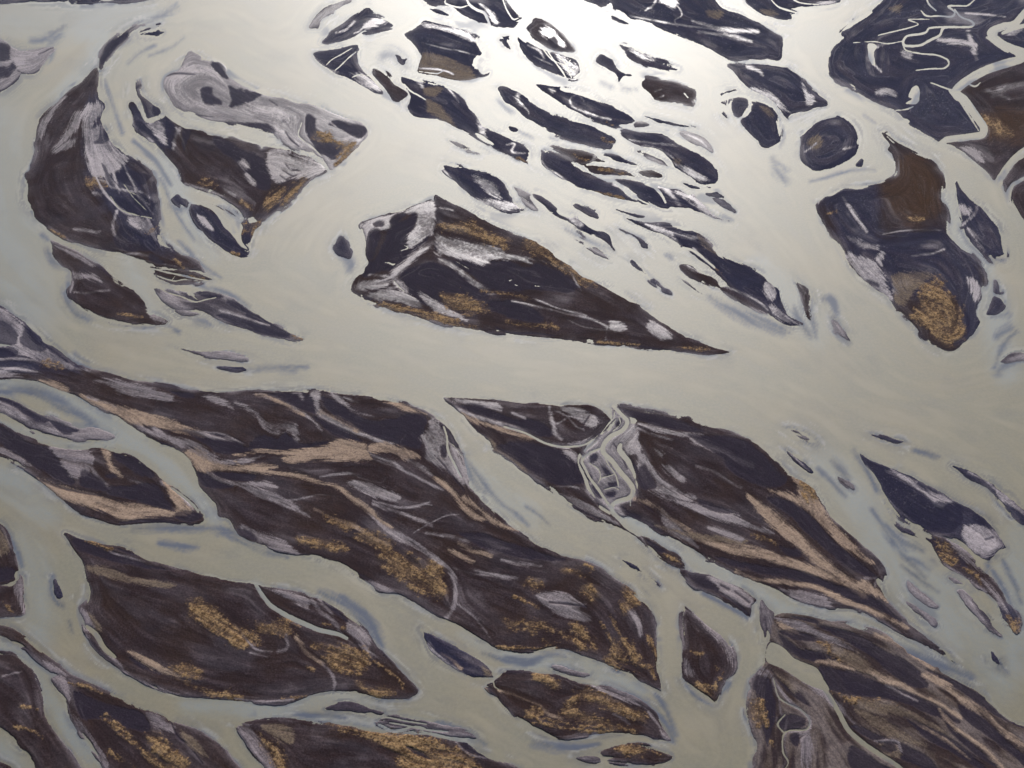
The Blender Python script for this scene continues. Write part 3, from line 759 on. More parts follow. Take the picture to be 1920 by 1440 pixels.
I sand_plain|large brown leaf of land right of center fanned with golden sand|b|1158,761 1215,769 1265,780 1302,785 1327,797 1365,807 1402,822 1432,840 1457,860 1477,880 1487,893 1505,903 1525,915 1535,935 1552,965 1585,995 1620,1025 1640,1045 1655,1062 1661,1078 1656,1086 1648,1090 1655,1108 1660,1120 1675,1140 1690,1155 1705,1172 1720,1182 1740,1198 1755,1210 1762,1216 1745,1214 1720,1202 1690,1190 1660,1170 1625,1150 1600,1142 1560,1140 1530,1135 1500,1128 1470,1115 1452,1104 1415,1090 1377,1075 1340,1057 1310,1042 1280,1024 1240,998 1202,978 1172,963 1160,948 1168,942 1187,938 1195,915 1187,890 1175,860 1162,840 1165,822 1180,812 1190,798 1180,780
P 1160,840 1168,815 1185,802 1195,805 1200,845 1190,852 1175,855
d 8 1180,860 1192,880 1200,895
P 1200,850 1215,870 1225,900 1250,915 1280,930 1300,940 1270,938 1240,925 1215,912 1200,890 1195,860
p 10 1205,855 1222,885 1240,905 1270,922 1300,935
p 4 1175,845 1192,850 1200,860
D 1195,900 1205,870 1220,890 1232,912 1215,918 1200,915
p 4 1190,800 1215,812 1235,818 1260,825
P 1195,790 1230,795 1270,810 1320,815 1290,820 1240,812 1205,800
P 1290,820 1320,825 1350,840 1370,850 1345,848 1310,835
P 1360,852 1390,860 1415,868 1412,878 1390,870
p 5 1305,875 1340,885 1370,905 1390,915
p 4 1225,825 1240,835 1260,842
P 1225,840 1245,850 1240,858
P 1240,870 1265,880 1285,900 1280,905 1255,890
D 1170,770 1240,780 1290,795 1320,810 1280,808 1230,800 1195,788
D 1290,815 1340,818 1390,825 1430,850 1460,880 1480,900 1460,915 1420,910 1380,890 1350,855 1310,830
P 1215,920 1250,932 1300,945 1350,955 1380,965 1410,985 1450,1000 1430,998 1390,985 1345,975 1300,955 1260,942
D 1310,940 1345,950 1375,962 1350,962 1320,952
p 5 1250,930 1300,950 1360,972 1400,985 1440,1000
b 9 1190,935 1230,952 1250,970 1275,985 1300,1005 1330,1022
B 1320,1015 1350,1025 1390,1028 1430,1032 1480,1052 1530,1068 1500,1066 1450,1052 1400,1045 1360,1035
b 14 1330,1020 1380,1028 1430,1040 1480,1055 1540,1075 1590,1095
P 1235,955 1260,975 1290,1000 1310,1030 1280,1015 1250,995
D 1165,950 1180,960 1200,968 1200,975 1180,965
D 1205,975 1225,985 1245,998 1230,995
D 1245,1000 1270,1012 1285,1025 1265,1018
s 5 1290,1020 1305,1035 1320,1045
p 4 1255,985 1275,1005 1295,1030 1320,1048
d 3 1200,942 1225,960
B 1400,925 1420,940 1440,960 1470,980 1490,1000 1520,1030 1545,1050 1575,1075 1600,1095 1625,1115 1600,1100 1560,1075 1520,1045 1480,1015 1440,980 1410,945
b 16 1410,935 1450,970 1490,1005 1530,1045 1580,1085 1620,1115
B 1485,895 1510,905 1530,930 1545,958 1565,985 1590,1010 1620,1045 1635,1058 1610,1045 1580,1025 1560,1005 1530,975 1500,950 1475,935 1440,918 1470,922 1498,930
O 1500,905 1520,910 1535,925 1525,945 1508,930
b 8 1545,965 1575,1000 1610,1040 1630,1056
D 1440,935 1480,940 1520,965 1560,1010 1600,1045 1640,1075 1645,1090 1620,1080 1570,1050 1520,1005 1470,960
p 5 1620,1085 1642,1085 1640,1100
D 1340,1045 1370,1048 1400,1060 1395,1065 1365,1060
D 1390,1055 1440,1062 1500,1072 1560,1095 1600,1115 1630,1135 1590,1128 1530,1100 1470,1082 1420,1075
D 1540,1092 1600,1105 1650,1130 1690,1165 1680,1162 1640,1140 1590,1120
D 1460,1022 1500,1032 1500,1045 1475,1042
B 1620,1090 1650,1110 1665,1130 1640,1115 1600,1100
b 7 1380,1072 1420,1088 1470,1092 1530,1102 1580,1125 1640,1148 1700,1178
P 1460,1105 1500,1108 1540,1118 1560,1138 1530,1134 1490,1122
d 4 1440,1102 1480,1114
P 1650,1090 1670,1095 1690,1120 1690,1140 1668,1120
p 8 1665,1085 1680,1110 1700,1150
T 1230,985 1300,1000 1400,1015 1390,1020 1300,1010
p 9 1330,990 1360,1000 1390,1012
o 6 1410,1002 1440,1012 1455,1020
I sand_bar|brown speckled eye-shaped bar between the twin diagonal strands|b|1200,1005 1215,1008 1235,1020 1260,1038 1278,1052 1284,1063 1270,1062 1245,1054 1225,1036 1208,1018
o 5 1245,1040 1265,1050 1275,1056
p 3 1198,1002 1215,1025 1240,1052 1265,1062
D 1212,1012 1235,1025 1250,1036 1235,1036 1220,1024
I sand_bar|slender dark barb in the diagonal channel, east of the golden brush strokes|n|1160,1046 1180,1055 1200,1064 1220,1080 1238,1098 1234,1098 1215,1085 1195,1072 1178,1060
s 5 1205,1102 1218,1118
I sand_island|half lilac, half brown island above the diamond island, lower right of center|b|1275,1072 1300,1076 1325,1077 1350,1087 1380,1098 1400,1106 1415,1118 1418,1126 1408,1135 1406,1156 1390,1145 1370,1135 1350,1122 1320,1108 1300,1100 1288,1085
D 1290,1078 1318,1077 1335,1088 1350,1110 1335,1105 1310,1098
P 1330,1080 1360,1090 1395,1105 1412,1125 1405,1135 1380,1128 1358,1112 1342,1095
d 5 1352,1098 1367,1106
d 5 1378,1110 1405,1130
d 4 1350,1112 1385,1135 1405,1155
s 6 1392,1100 1410,1112 1418,1128
s 8 1320,1112 1360,1135 1400,1158
I sand_island|black diamond-shaped island with tufts of gold moss, bottom right of center|b|1283,1140 1295,1148 1318,1165 1340,1182 1360,1200 1372,1215 1378,1240 1376,1262 1360,1278 1350,1300 1340,1318 1320,1306 1300,1288 1282,1272 1281,1240 1284,1218 1281,1195
P 1300,1150 1325,1165 1350,1182 1368,1200 1375,1222 1372,1250 1362,1225 1345,1200 1325,1178
o 8 1295,1222 1315,1228
o 8 1340,1246 1345,1255
O 1305,1285 1325,1282 1330,1298 1322,1300
o 6 1355,1262 1350,1275
o 4 1342,1275 1344,1295
P 1285,1235 1298,1255 1300,1268 1285,1265
p 3 1290,1165 1310,1185
s 8 1285,1285 1310,1310 1335,1322
s 8 1370,1280 1352,1302
I sand_bar|lilac mud bridge joining two strands east of the diamond island|g|1427,1123 1440,1140 1452,1150 1445,1175 1440,1195 1432,1200 1425,1180 1424,1155
s 6 1432,1140 1435,1165
p 3 1430,1150 1432,1185
I sand_plain|banded tan and black land filling the bottom right corner|t|1440,1200 1446,1180 1452,1155 1480,1150 1520,1155 1560,1165 1600,1172 1650,1188 1680,1210 1715,1232 1760,1255 1800,1280 1840,1300 1865,1325 1885,1345 1920,1362 2100,1440 2100,1540 1330,1540 1418,1440 1415,1420 1420,1400 1412,1370 1400,1340 1402,1322 1408,1305 1410,1285 1415,1270 1430,1250
W 1445,1205 1470,1215 1490,1235 1530,1252 1545,1275 1555,1295 1530,1290 1500,1275 1470,1255 1440,1242 1436,1225
P 1450,1210 1490,1240 1530,1260 1555,1300 1580,1320 1600,1350 1620,1372 1590,1350 1560,1320 1520,1290 1480,1262 1445,1240
w 9 1540,1285 1558,1310 1575,1340 1590,1368 1620,1395 1650,1415 1690,1442 1730,1490
P 1455,1160 1500,1165 1540,1185 1580,1205 1600,1220 1570,1210 1520,1190 1470,1175
B 1455,1165 1475,1172 1500,1190 1470,1182
D 1460,1185 1490,1182 1530,1195 1560,1212 1530,1205 1490,1200
D 1460,1188 1500,1215 1550,1225 1580,1245 1540,1242 1500,1235 1470,1212
D 1528,1172 1570,1180 1610,1190 1650,1215 1700,1245 1725,1262 1738,1285 1725,1292 1700,1285 1660,1255 1620,1225 1580,1200
D 1480,1155 1530,1162 1535,1170 1500,1164
O 1535,1205 1560,1215 1580,1240 1570,1238
T 1560,1215 1610,1225 1640,1255 1660,1270 1630,1270 1590,1250
B 1530,1240 1560,1238 1590,1250 1640,1270 1680,1285 1650,1280 1600,1260 1560,1248
b 7 1640,1190 1680,1205 1720,1232 1750,1255
b 8 1620,1255 1680,1280 1730,1305 1760,1320 1800,1345
D 1535,1250 1570,1255 1620,1262 1660,1285 1720,1305 1760,1325 1800,1355 1760,1345 1700,1322 1650,1310 1600,1305 1550,1290
O 1560,1300 1590,1310 1640,1315 1690,1330 1650,1325 1600,1315
T 1610,1315 1670,1320 1740,1350 1790,1385 1760,1375 1690,1345 1630,1335
T 1600,1330 1650,1345 1700,1375 1740,1400 1690,1390 1640,1365
D 1690,1340 1740,1360 1790,1390 1850,1440 1830,1440 1780,1410 1730,1380
D 1795,1322 1820,1325 1860,1360 1900,1400 1940,1430 1930,1445 1890,1410 1850,1380 1810,1350
D 1735,1255 1770,1268 1810,1285 1850,1310 1890,1345 1920,1365 1880,1350 1840,1325 1790,1290
D 1765,1335 1790,1365 1830,1400 1870,1440 1850,1430 1810,1400 1780,1370
b 10 1735,1265 1770,1285 1800,1310 1840,1335 1880,1370 1920,1400
b 6 1760,1330 1790,1365 1840,1400 1880,1440
b 5 1700,1345 1760,1380 1820,1425
p 4 1660,1285 1720,1315
D 1585,1355 1620,1365 1660,1385 1700,1400 1740,1420 1760,1450 1700,1430 1650,1395 1610,1375
T 1650,1395 1680,1400 1690,1420 1660,1415
p 4 1640,1390 1680,1390 1690,1410
D 1650,1400 1670,1392 1680,1408 1662,1412
D 1600,1400 1650,1430 1700,1460 1620,1460 1590,1430
p 5 1420,1252 1440,1260 1460,1290 1480,1315 1505,1335 1518,1350 1515,1370 1480,1372 1460,1360 1455,1345
p 5 1438,1255 1452,1285 1460,1310 1465,1340 1475,1345 1470,1400 1475,1425 1462,1450
w 3 1450,1272 1462,1310 1500,1330 1518,1350 1512,1368 1472,1373 1468,1410 1478,1430 1465,1450
w 3 1472,1340 1458,1358 1470,1374
D 1460,1345 1490,1340 1510,1355 1495,1368 1465,1368
D 1445,1255 1465,1278 1500,1300 1520,1325 1495,1312 1465,1285
D 1480,1380 1500,1375 1495,1400 1485,1395
P 1500,1375 1518,1370 1520,1440 1508,1440 1500,1420 1505,1395
D 1412,1280 1440,1270 1455,1310 1455,1340 1440,1400 1425,1350 1420,1310
O 1408,1325 1430,1315 1440,1345 1430,1360 1415,1350
o 9 1445,1390 1450,1400
D 1412,1258 1425,1255 1425,1275 1412,1280
p 8 1425,1262 1440,1268
T 1455,1265 1490,1285 1490,1300
s 10 1500,1165 1560,1175 1620,1195 1680,1220 1740,1245 1800,1275
s 20 1640,1200 1700,1225 1770,1250 1820,1270
I sand_bar|long dark blade island in the pale river near the right edge, above the corner land|b|1790,1245 1770,1230 1740,1212 1730,1208 1755,1215 1775,1222 1785,1235
I sand_island|big dark leaf-shaped island with a rounded lilac fan at its tip, lower right|n|1612,850 1630,862 1660,875 1700,890 1730,905 1760,920 1790,938 1820,955 1845,970 1860,985 1870,1000 1882,1015 1888,1028 1875,1030 1855,1050 1845,1048 1830,1040 1820,1030 1800,1015 1770,1005 1740,998 1705,985 1685,970 1670,950 1655,925 1645,900 1635,885 1620,870
P 1660,882 1700,895 1735,920 1760,940 1745,935 1715,915 1680,895
P 1735,915 1780,935 1795,945 1760,938
D 1625,865 1665,882 1720,920 1760,955 1790,940 1805,955 1800,985 1775,1000 1730,990 1695,970 1665,930 1645,895
p 5 1625,875 1645,905 1660,935 1690,962 1720,985
P 1805,995 1825,985 1850,988 1870,1000 1885,1022 1875,1030 1855,1045 1840,1045 1815,1025
s 9 1800,945 1790,970 1785,1000
D 1835,960 1862,985 1840,985 1825,975
d 5 1848,1012 1862,1008
s 10 1855,1048 1850,1075
s 6 1880,1015 1888,1028
p 3 1670,880 1720,905
I sand_bar|small rhombus of pale wet silt outlined in slate, right of the golden leaf land|g|1472,803 1492,805 1510,812 1522,820 1530,829 1515,829 1505,824 1488,812
P 1482,807 1508,813 1520,825 1508,824 1492,814
I sand_bar|thin black pointed bar above the dark leaf-shaped island, lower right|n|1632,815 1650,818 1672,822 1690,826 1694,829 1682,832 1668,828 1650,822
s 10 1715,845 1740,850 1760,857
I sand_bar|dark whorled eye bar on the shore of the golden leaf land|n|1474,843 1490,855 1510,868 1522,882 1525,888 1515,888 1500,878 1485,862
p 2 1480,850 1500,868 1518,884
d 2 1435,850 1460,870 1485,885 1510,890
p 4 1430,840 1455,862 1480,880
s 14 1560,865 1575,880 1590,900
s 12 1575,900 1590,910 1600,918
I sand_bar|speckled smoky patch of slate in the shoal left of the dark leaf island|g|1570,893 1582,898 1595,908 1600,918 1585,912 1574,903
I sand_plain|dark crescent bank with a beige heart at the right edge, lower half|n|1785,873 1810,878 1835,888 1860,905 1885,925 1910,945 1960,985 2100,1060 2100,1090 1960,1010 1918,985 1900,970 1880,950 1865,930 1850,912 1825,900 1800,885
P 1862,912 1885,928 1905,945 1925,965 1900,952 1875,935
p 4 1815,885 1845,900 1860,910
I sand_bar|slate tail at the south tip of the dark leaf island|n|1672,978 1690,988 1715,998 1730,1008 1738,1022 1720,1015 1695,1002 1680,990
s 10 1670,1000 1690,1015 1715,1028
s 8 1700,1045 1725,1055 1745,1070
s 6 1680,1010 1700,1035
I sand_island|mottled black and straw island hugging the south of the dark leaf island|b|1722,1000 1740,1003 1765,1008 1790,1020 1815,1035 1830,1055 1845,1072 1865,1092 1880,1112 1890,1135 1892,1150 1880,1140 1865,1125 1850,1112 1830,1100 1810,1082 1785,1070 1765,1058 1752,1045 1742,1025
D 1728,1003 1760,1012 1790,1030 1815,1060 1795,1060 1765,1045 1745,1025
O 1758,1018 1785,1030 1795,1050 1780,1055 1760,1035
P 1775,1010 1810,1032 1830,1058 1845,1075 1820,1060 1795,1035
o 5 1805,1065 1830,1080 1840,1095
P 1745,1030 1765,1052 1800,1075 1850,1110 1820,1095 1780,1070
P 1840,1085 1870,1115 1890,1150 1870,1130
s 8 1860,1070 1880,1100 1895,1130
I sand_island|club-headed black spit with a bright straw tip, near the lower right edge|n|1858,1098 1868,1112 1880,1125 1895,1135 1908,1150 1912,1165 1910,1180 1906,1187 1895,1180 1882,1165 1876,1148 1870,1130 1860,1112
O 1884,1162 1898,1166 1910,1166 1908,1183 1898,1180
I sand_bar|long slate blade with pale streaks, just west of the straw-tipped spit|g|1800,1108 1820,1118 1840,1140 1860,1162 1875,1180 1882,1192 1870,1192 1850,1178 1830,1155 1812,1140 1803,1122
p 3 1812,1120 1840,1155 1870,1185
s 8 1850,1180 1875,1195
I sand_bar|faint twin ripples of sand northwest of the long slate blade|g|1780,1083 1795,1088 1805,1095 1790,1092
I sand_bar|smoky oblong bar in the olive water, lower right|g|1702,1091 1715,1098 1730,1112 1750,1128 1757,1138 1745,1140 1725,1125 1705,1108
s 10 1715,1105 1740,1130
s 6 1720,1140 1750,1165
I sand_bar|small dark comma islet in the olive water near the lower right edge|n|1858,1220 1866,1226 1873,1238 1875,1248 1866,1244 1858,1236
s 14 1870,1240 1885,1262
I sand_plain|brown land with a huge crescent of straw moss, bottom center between two channels|b|926,1278 940,1262 965,1262 1000,1262 1040,1265 1060,1272 1085,1280 1110,1285 1140,1292 1165,1302 1190,1312 1215,1325 1230,1340 1240,1358 1250,1375 1258,1388 1240,1388 1215,1380 1180,1376 1150,1375 1120,1375 1090,1380 1060,1386 1030,1382 1010,1372 985,1355 960,1338 940,1318 925,1298 912,1285
w 3 892,1278 912,1282 935,1268 945,1258
b 4 905,1282 915,1300 930,1320 950,1340 975,1358 1010,1378
w 2 925,1276 928,1288 940,1295
b 6 935,1295 960,1302 985,1312 1010,1322 1030,1340 1055,1348
O 1090,1292 1110,1295 1130,1305 1160,1318 1190,1332 1212,1345 1200,1348 1170,1340 1140,1328 1115,1318 1092,1312 1080,1330 1095,1340 1125,1350 1160,1360 1190,1370 1160,1368 1120,1358 1080,1350 1055,1345 1058,1328 1070,1308
O 995,1327 1010,1325 1016,1335 1008,1343 992,1342
O 1003,1263 1020,1265 1035,1280 1047,1285 1042,1293 1025,1285 1010,1275
o 5 1000,1355 1040,1362 1080,1368 1120,1372 1150,1370
o 4 1020,1348 1070,1358 1120,1365
P 1110,1285 1150,1300 1200,1322 1170,1315 1130,1298
p 4 1215,1335 1235,1360 1245,1385
s 12 1180,1300 1220,1325 1250,1360 1262,1390
P 1240,1360 1252,1378 1258,1390 1245,1385
p 6 1150,1340 1170,1350 1180,1358
I sand_bar|ragged dark eye bar in the strand above the straw crescent|g|1028,1254 1045,1252 1070,1256 1090,1260 1106,1264 1095,1270 1075,1268 1050,1260
s 8 950,1232 990,1240 1030,1228 1060,1232
s 5 960,1240 985,1248
I sand_island|spearhead-shaped dark island at the foot of the long diagonal bank, lower center|n|788,1180 800,1184 830,1200 860,1215 885,1230 905,1243 920,1258 924,1268 910,1270 890,1272 870,1262 845,1250 820,1232 805,1218 797,1200
P 800,1205 820,1225 850,1248 870,1262 840,1250 815,1232
b 6 828,1225 850,1240 865,1255
b 5 890,1272 912,1272 925,1262 940,1260
T 905,1250 920,1262 910,1268
I sand_bar|dark leaf bar beneath the bulging channel, bottom left of center|g|607,1329 620,1320 645,1314 670,1318 700,1330 720,1335 715,1342 690,1341 660,1336 630,1333
p 3 640,1320 670,1332 690,1338
I sand_bar|smoky cluster of slate bars in the shallows, bottom center|g|708,1355 725,1342 750,1342 775,1348 800,1352 840,1362 880,1370 900,1388 880,1385 840,1380 800,1372 760,1368 730,1366
w 3 705,1350 725,1345 760,1352 800,1358
w 3 712,1358 740,1370 780,1362 810,1372
w 3 730,1355 760,1360 800,1368 840,1372
s 12 820,1355 870,1370 910,1395
s 10 550,1342 600,1340 650,1345
I sand_plain|dark brown land with a broad straw band along its shore, bottom center|b|440,1360 455,1353 500,1347 545,1346 570,1350 600,1355 640,1358 680,1365 720,1375 760,1382 800,1380 830,1385 850,1390 875,1395 900,1410 930,1425 960,1436 975,1442 1010,1500 520,1500 500,1442 478,1420 465,1400 450,1378
D 590,1352 640,1352 700,1356 720,1370 680,1364 640,1358
d 5 640,1352 700,1360 760,1378 810,1384
P 440,1360 465,1358 480,1375 500,1400 520,1440 540,1500 515,1500 495,1440 465,1400
O 480,1375 500,1385 525,1410 535,1440 520,1440 500,1415
T 490,1362 530,1360 550,1375 545,1395 520,1385
O 610,1352 650,1362 700,1370 750,1378 800,1388 845,1400 880,1418 900,1440 910,1500 770,1500 755,1440 730,1408 700,1390 660,1372 630,1362
D 860,1395 880,1392 910,1405 933,1422 910,1425 885,1415
p 3 855,1392 880,1415 930,1425
D 760,1398 790,1410 810,1425 780,1415
I sand_island|gold-hearted lens island at the bottom edge, right of center|b|1124,1410 1140,1402 1165,1396 1195,1394 1225,1402 1250,1412 1262,1420 1245,1430 1200,1430 1160,1428 1135,1420
O 1155,1400 1185,1398 1210,1408 1195,1415 1170,1412
o 4 1215,1405 1240,1415
s 8 1015,1392 1050,1400 1090,1398
I sand_bar|dark foam-edged shoal left of the gold-hearted lens at the bottom edge|g|1080,1422 1100,1418 1120,1420 1125,1428 1105,1432
I sand_bar|pin-sized dark fleck in the pale strand between the two long dark islands|n|954,239 962,239 970,244 962,246
s 6 971,245 985,251 1000,258
s 5 1032,258 1045,263
I sand_bar|pale silt wedge leading into the long blue island, upper middle|g|964,351 984,359 1001,376 1011,393 1000,390 984,376 972,362
P 1300,366 1322,380 1348,400 1366,413 1340,407 1312,394
s 8 1360,412 1330,404
s 5 1150,232 1190,238 1225,240
s 6 1285,238 1310,242
c 130 -120,60 -20,260 10,420 40,540 30,640
c 70 -60,30 120,30 280,30
c 40 150,60 200,70 160,130 110,190
c 34 -20,716 60,722 140,760 220,810 290,860 350,910 400,970
c 22 -20,785 60,815 140,840 210,832
c 60 -40,880 30,910 90,960
c 60 40,1010 70,1090 80,1180
c 30 -10,1205 60,1250 100,1320 150,1390 200,1440
c 30 -20,1385 20,1410 50,1440
c 26 480,1093 520,1140 580,1172 640,1190 690,1215
c 40 350,1320 420,1325 520,1330 620,1310 720,1320
c 30 560,1345 680,1350 780,1360 880,1385
c 32 870,1190 940,1225 1020,1245 1100,1250 1200,1295
c 34 1160,950 1220,1000 1300,1045 1400,1100
c 36 1400,1100 1480,1148 1580,1175 1680,1210 1800,1265
c 60 1545,860 1600,930 1650,1020 1720,1120 1800,1200
c 70 1650,1000 1740,1090 1830,1190 1880,1290
c 70 1910,1010 1905,1100 1900,1250
c 60 1850,540 1870,620 1890,700
c 40 1780,370 1790,430 1830,490 1850,540
c 50 1430,500 1480,560 1530,630
c 40 240,480 260,540 300,600
c 40 310,300 340,370 400,480
c 40 880,880 930,930 1000,970
c 40 820,860 860,900 900,950
s 18 1000,1395 1060,1400 1120,1395
s 10 410,1000 440,1000 480,1020
s 14 640,1120 690,1160 715,1210
N 168,186 206,180 240,290 302,400 335,470 290,476 205,400 160,300
N -60,560 60,590 160,690 60,700 -60,690
N 360,380 440,400 490,410 470,490 400,460
N 240,190 320,215 310,285 262,262
p 4.5 199,214 191,248 203,288 213,328 224,362
p 3.0 226,298 246,338 264,370 287,402
p 3.8 172,302 187,346 206,373 242,403 287,413
p 3.0 250,346 262,372 280,384
p 3.0 330,240 342,262 352,290
p 3.8 545,282 540,305 552,325 575,332
p 3.0 520,280 530,300 525,320
p 3.0 600,212 632,240 668,262 690,262
p 3.8 560,228 548,250 560,270 590,288
I sand_bar|thin slate streak below the smoky oblong bar, lower right|g|1698,1127 1716,1136 1738,1153 1754,1173 1736,1163 1712,1146
s 9 1636,955 1662,998 1700,1048 1735,1085
s 8 1660,985 1690,1012 1730,1032
s 7 1690,1060 1730,1090 1760,1110
s 10 1600,845 1625,880 1645,920
s 8 1880,1050 1900,1090 1915,1130
s 9 1905,620 1880,650 1865,690
s 8 1535,880 1560,905 1585,930
s 10 880,870 905,905 940,945
s 10 850,850 870,880 895,915
s 6 930,940 960,958 990,985
s 5 985,950 1010,965 1030,985
s 10 1230,1300 1250,1335 1265,1380
s 8 905,1225 950,1240 1000,1243
s 10 0,735 50,735 100,755 130,775
s 10 470,1000 380,990 280,992
s 6 196,150 212,200 230,250
s 6 250,265 290,300 320,345
s 5 300,335 330,400 365,450
s 6 310,470 350,520 420,556
s 6 335,452 372,490 415,522
s 6 345,235 400,252 450,268
s 8 505,285 540,300 580,310
s 6 240,120 262,100 290,85
s 6 280,105 320,90 345,70
s 8 395,540 430,552 470,575
s 7 420,1000 480,1030 540,1045
'''

# ---------------------------------------------------------------- helpers: fields on the traced grid
STEP = 1.31
GX0, GX1, GY0, GY1 = -170.0, 2090.0, -62.0, 1556.0
NX = int((GX1 - GX0) / STEP) + 1
NY = int((GY1 - GY0) / STEP) + 1
XS = (GX0 + STEP * np.arange(NX)).astype(np.float32)
YS = (GY0 + STEP * np.arange(NY)).astype(np.float32)
PX, PY = np.meshgrid(XS, YS)
R = 26.0                                   # distances are kept up to this many photo pixels
rng = np.random.default_rng(7)


def smooth(a, b, x):
    t = np.clip((x - a) / (b - a), 0, 1)
    return t * t * (3 - 2 * t)


def vnoise(x, y, seed):
    r = np.random.default_rng(seed)
    T = r.random((256, 256)).astype(np.float32)
    xi = np.floor(x).astype(np.int32); yi = np.floor(y).astype(np.int32)
    fx = (x - xi).astype(np.float32); fy = (y - yi).astype(np.float32)
    fx = fx * fx * (3 - 2 * fx); fy = fy * fy * (3 - 2 * fy)
    x0 = xi & 255; x1 = (xi + 1) & 255; y0 = yi & 255; y1 = (yi + 1) & 255
    return (T[y0, x0] * (1 - fx) + T[y0, x1] * fx) * (1 - fy) + (T[y1, x0] * (1 - fx) + T[y1, x1] * fx) * fy


def fbm(x, y, seed, octs=4):
    s = 0; a = 0.5; n = 0
    for k in range(octs):
        s = s + a * vnoise(x * 2 ** k + 17.3 * k, y * 2 ** k + 5.1 * k, seed + k); n += a; a *= 0.55
    return s / n


def blur(a, r):
    r = int(max(1, r))
    for _ in range(2):
        for ax in (0, 1):
            p = [(0, 0), (0, 0)]; p[ax] = (r + 1, r)
            c = np.cumsum(np.pad(a, p, mode='edge'), axis=ax, dtype=np.float64)
            n = a.shape[ax]
            a = ((c[2 * r + 1:2 * r + 1 + n] - c[:n]) if ax == 0 else (c[:, 2 * r + 1:2 * r + 1 + n] - c[:, :n])) / (2 * r + 1)
    return a.astype(np.float32)


def spline(p, closed, sub=4):
    """Centripetal-ish Catmull-Rom through the traced points (columns x, y, and w for strokes)."""
    p = np.asarray(p, dtype=np.float64)
    n = len(p)
    if n < 3:
        return p
    q = np.vstack([p[-1:], p, p[:2]]) if closed else np.vstack([2 * p[0] - p[1], p, 2 * p[-1] - p[-2]])
    out = []
    m = n if closed else n - 1
    for i in range(m):
        a, b, c, d = q[i], q[i + 1], q[i + 2], q[i + 3]
        L = np.hypot(*(c - b)[:2]) + 1e-6
        t1 = (c - a) * 0.5; t2 = (d - b) * 0.5
        for t in (t1, t2):                                  # keep tangents short so tight corners do not loop
            k = np.hypot(*t[:2])
            if k > L: t *= L / k
        for s in np.arange(sub) / sub:
            h = s * s * (3 - 2 * s)
            out.append((2 * s ** 3 - 3 * s ** 2 + 1) * b + (s ** 3 - 2 * s ** 2 + s) * t1 + (3 * s ** 2 - 2 * s ** 3) * c + (s ** 3 - s ** 2) * t2)
    if not closed:
        out.append(p[-1])
    return np.array(out)


def window(p, pad):
    x0 = int(max(0, (p[:, 0].min() - pad - GX0) // STEP)); x1 = int(min(NX, (p[:, 0].max() + pad - GX0) // STEP + 2))
    y0 = int(max(0, (p[:, 1].min() - pad - GY0) // STEP)); y1 = int(min(NY, (p[:, 1].max() + pad - GY0) // STEP + 2))
    return x0, x1, y0, y1


def seg_dist(D, win, a, b, reach, wa=0.0, wb=0.0):
    x0, x1, y0, y1 = win
    lo = np.minimum(a, b) - reach; hi = np.maximum(a, b) + reach
    i0 = max(x0, int((lo[0] - GX0) / STEP)); i1 = min(x1, int((hi[0] - GX0) / STEP) + 2)
    j0 = max(y0, int((lo[1] - GY0) / STEP)); j1 = min(y1, int((hi[1] - GY0) / STEP) + 2)
    if i1 <= i0 or j1 <= j0:
        return
    X = XS[None, i0:i1] - a[0]; Y = YS[j0:j1, None] - a[1]
    dx, dy = b - a
    t = np.clip((X * dx + Y * dy) / (dx * dx + dy * dy + 1e-9), 0, 1)
    d = np.sqrt((X - t * dx) ** 2 + (Y - t * dy) ** 2) - (wa + (wb - wa) * t)
    V = D[j0 - y0:j1 - y0, i0 - x0:i1 - x0]
    np.minimum(V, d, out=V)


def poly_sdf(p, reach=R):
    """Signed distance (positive inside) to a closed outline on its own window."""
    win = window(p, reach)
    x0, x1, y0, y1 = win
    if x1 <= x0 or y1 <= y0:
        return None
    D = np.full((y1 - y0, x1 - x0), reach, np.float32)
    q = np.roll(p, -1, axis=0)
    for a, b in zip(p, q):
        seg_dist(D, win, a, b, reach)
    par = np.zeros((y1 - y0, x1 - x0 + 1), np.int32)
    for a, b in zip(p, q):
        lo, hi = (a, b) if a[1] < b[1] else (b, a)
        j0 = max(y0, int(np.ceil((lo[1] - GY0) / STEP))); j1 = min(y1 - 1, int(np.ceil((hi[1] - GY0) / STEP)) - 1)
        if j1 < j0:
            continue
        jj = np.arange(j0, j1 + 1)
        xc = lo[0] + (GY0 + jj * STEP - lo[1]) / (hi[1] - lo[1]) * (hi[0] - lo[0])
        ii = np.clip(np.ceil((xc - GX0) / STEP).astype(int) - x0, 0, x1 - x0)
        np.add.at(par, (jj - y0, ii), 1)
    inside = (np.cumsum(par, axis=1)[:, :-1] & 1).astype(bool)
    return win, np.where(inside, D, -D)


def stroke_sdf(p, w, reach=R):
    """Signed distance (positive inside) to a brush line whose width swells and tapers."""
    n = len(p)
    s = np.linspace(0, 1, n)
    half = 0.5 * w * (0.35 + 0.65 * np.sin(np.pi * np.clip(s * 0.86 + 0.07, 0, 1)) ** 0.5)
    win = window(p, reach + w)
    x0, x1, y0, y1 = win
    if x1 <= x0 or y1 <= y0:
        return None
    D = np.full((y1 - y0, x1 - x0), reach, np.float32)
    for i in range(n - 1):
        seg_dist(D, win, p[i], p[i + 1], reach + w, half[i], half[i + 1])
    return win, -D


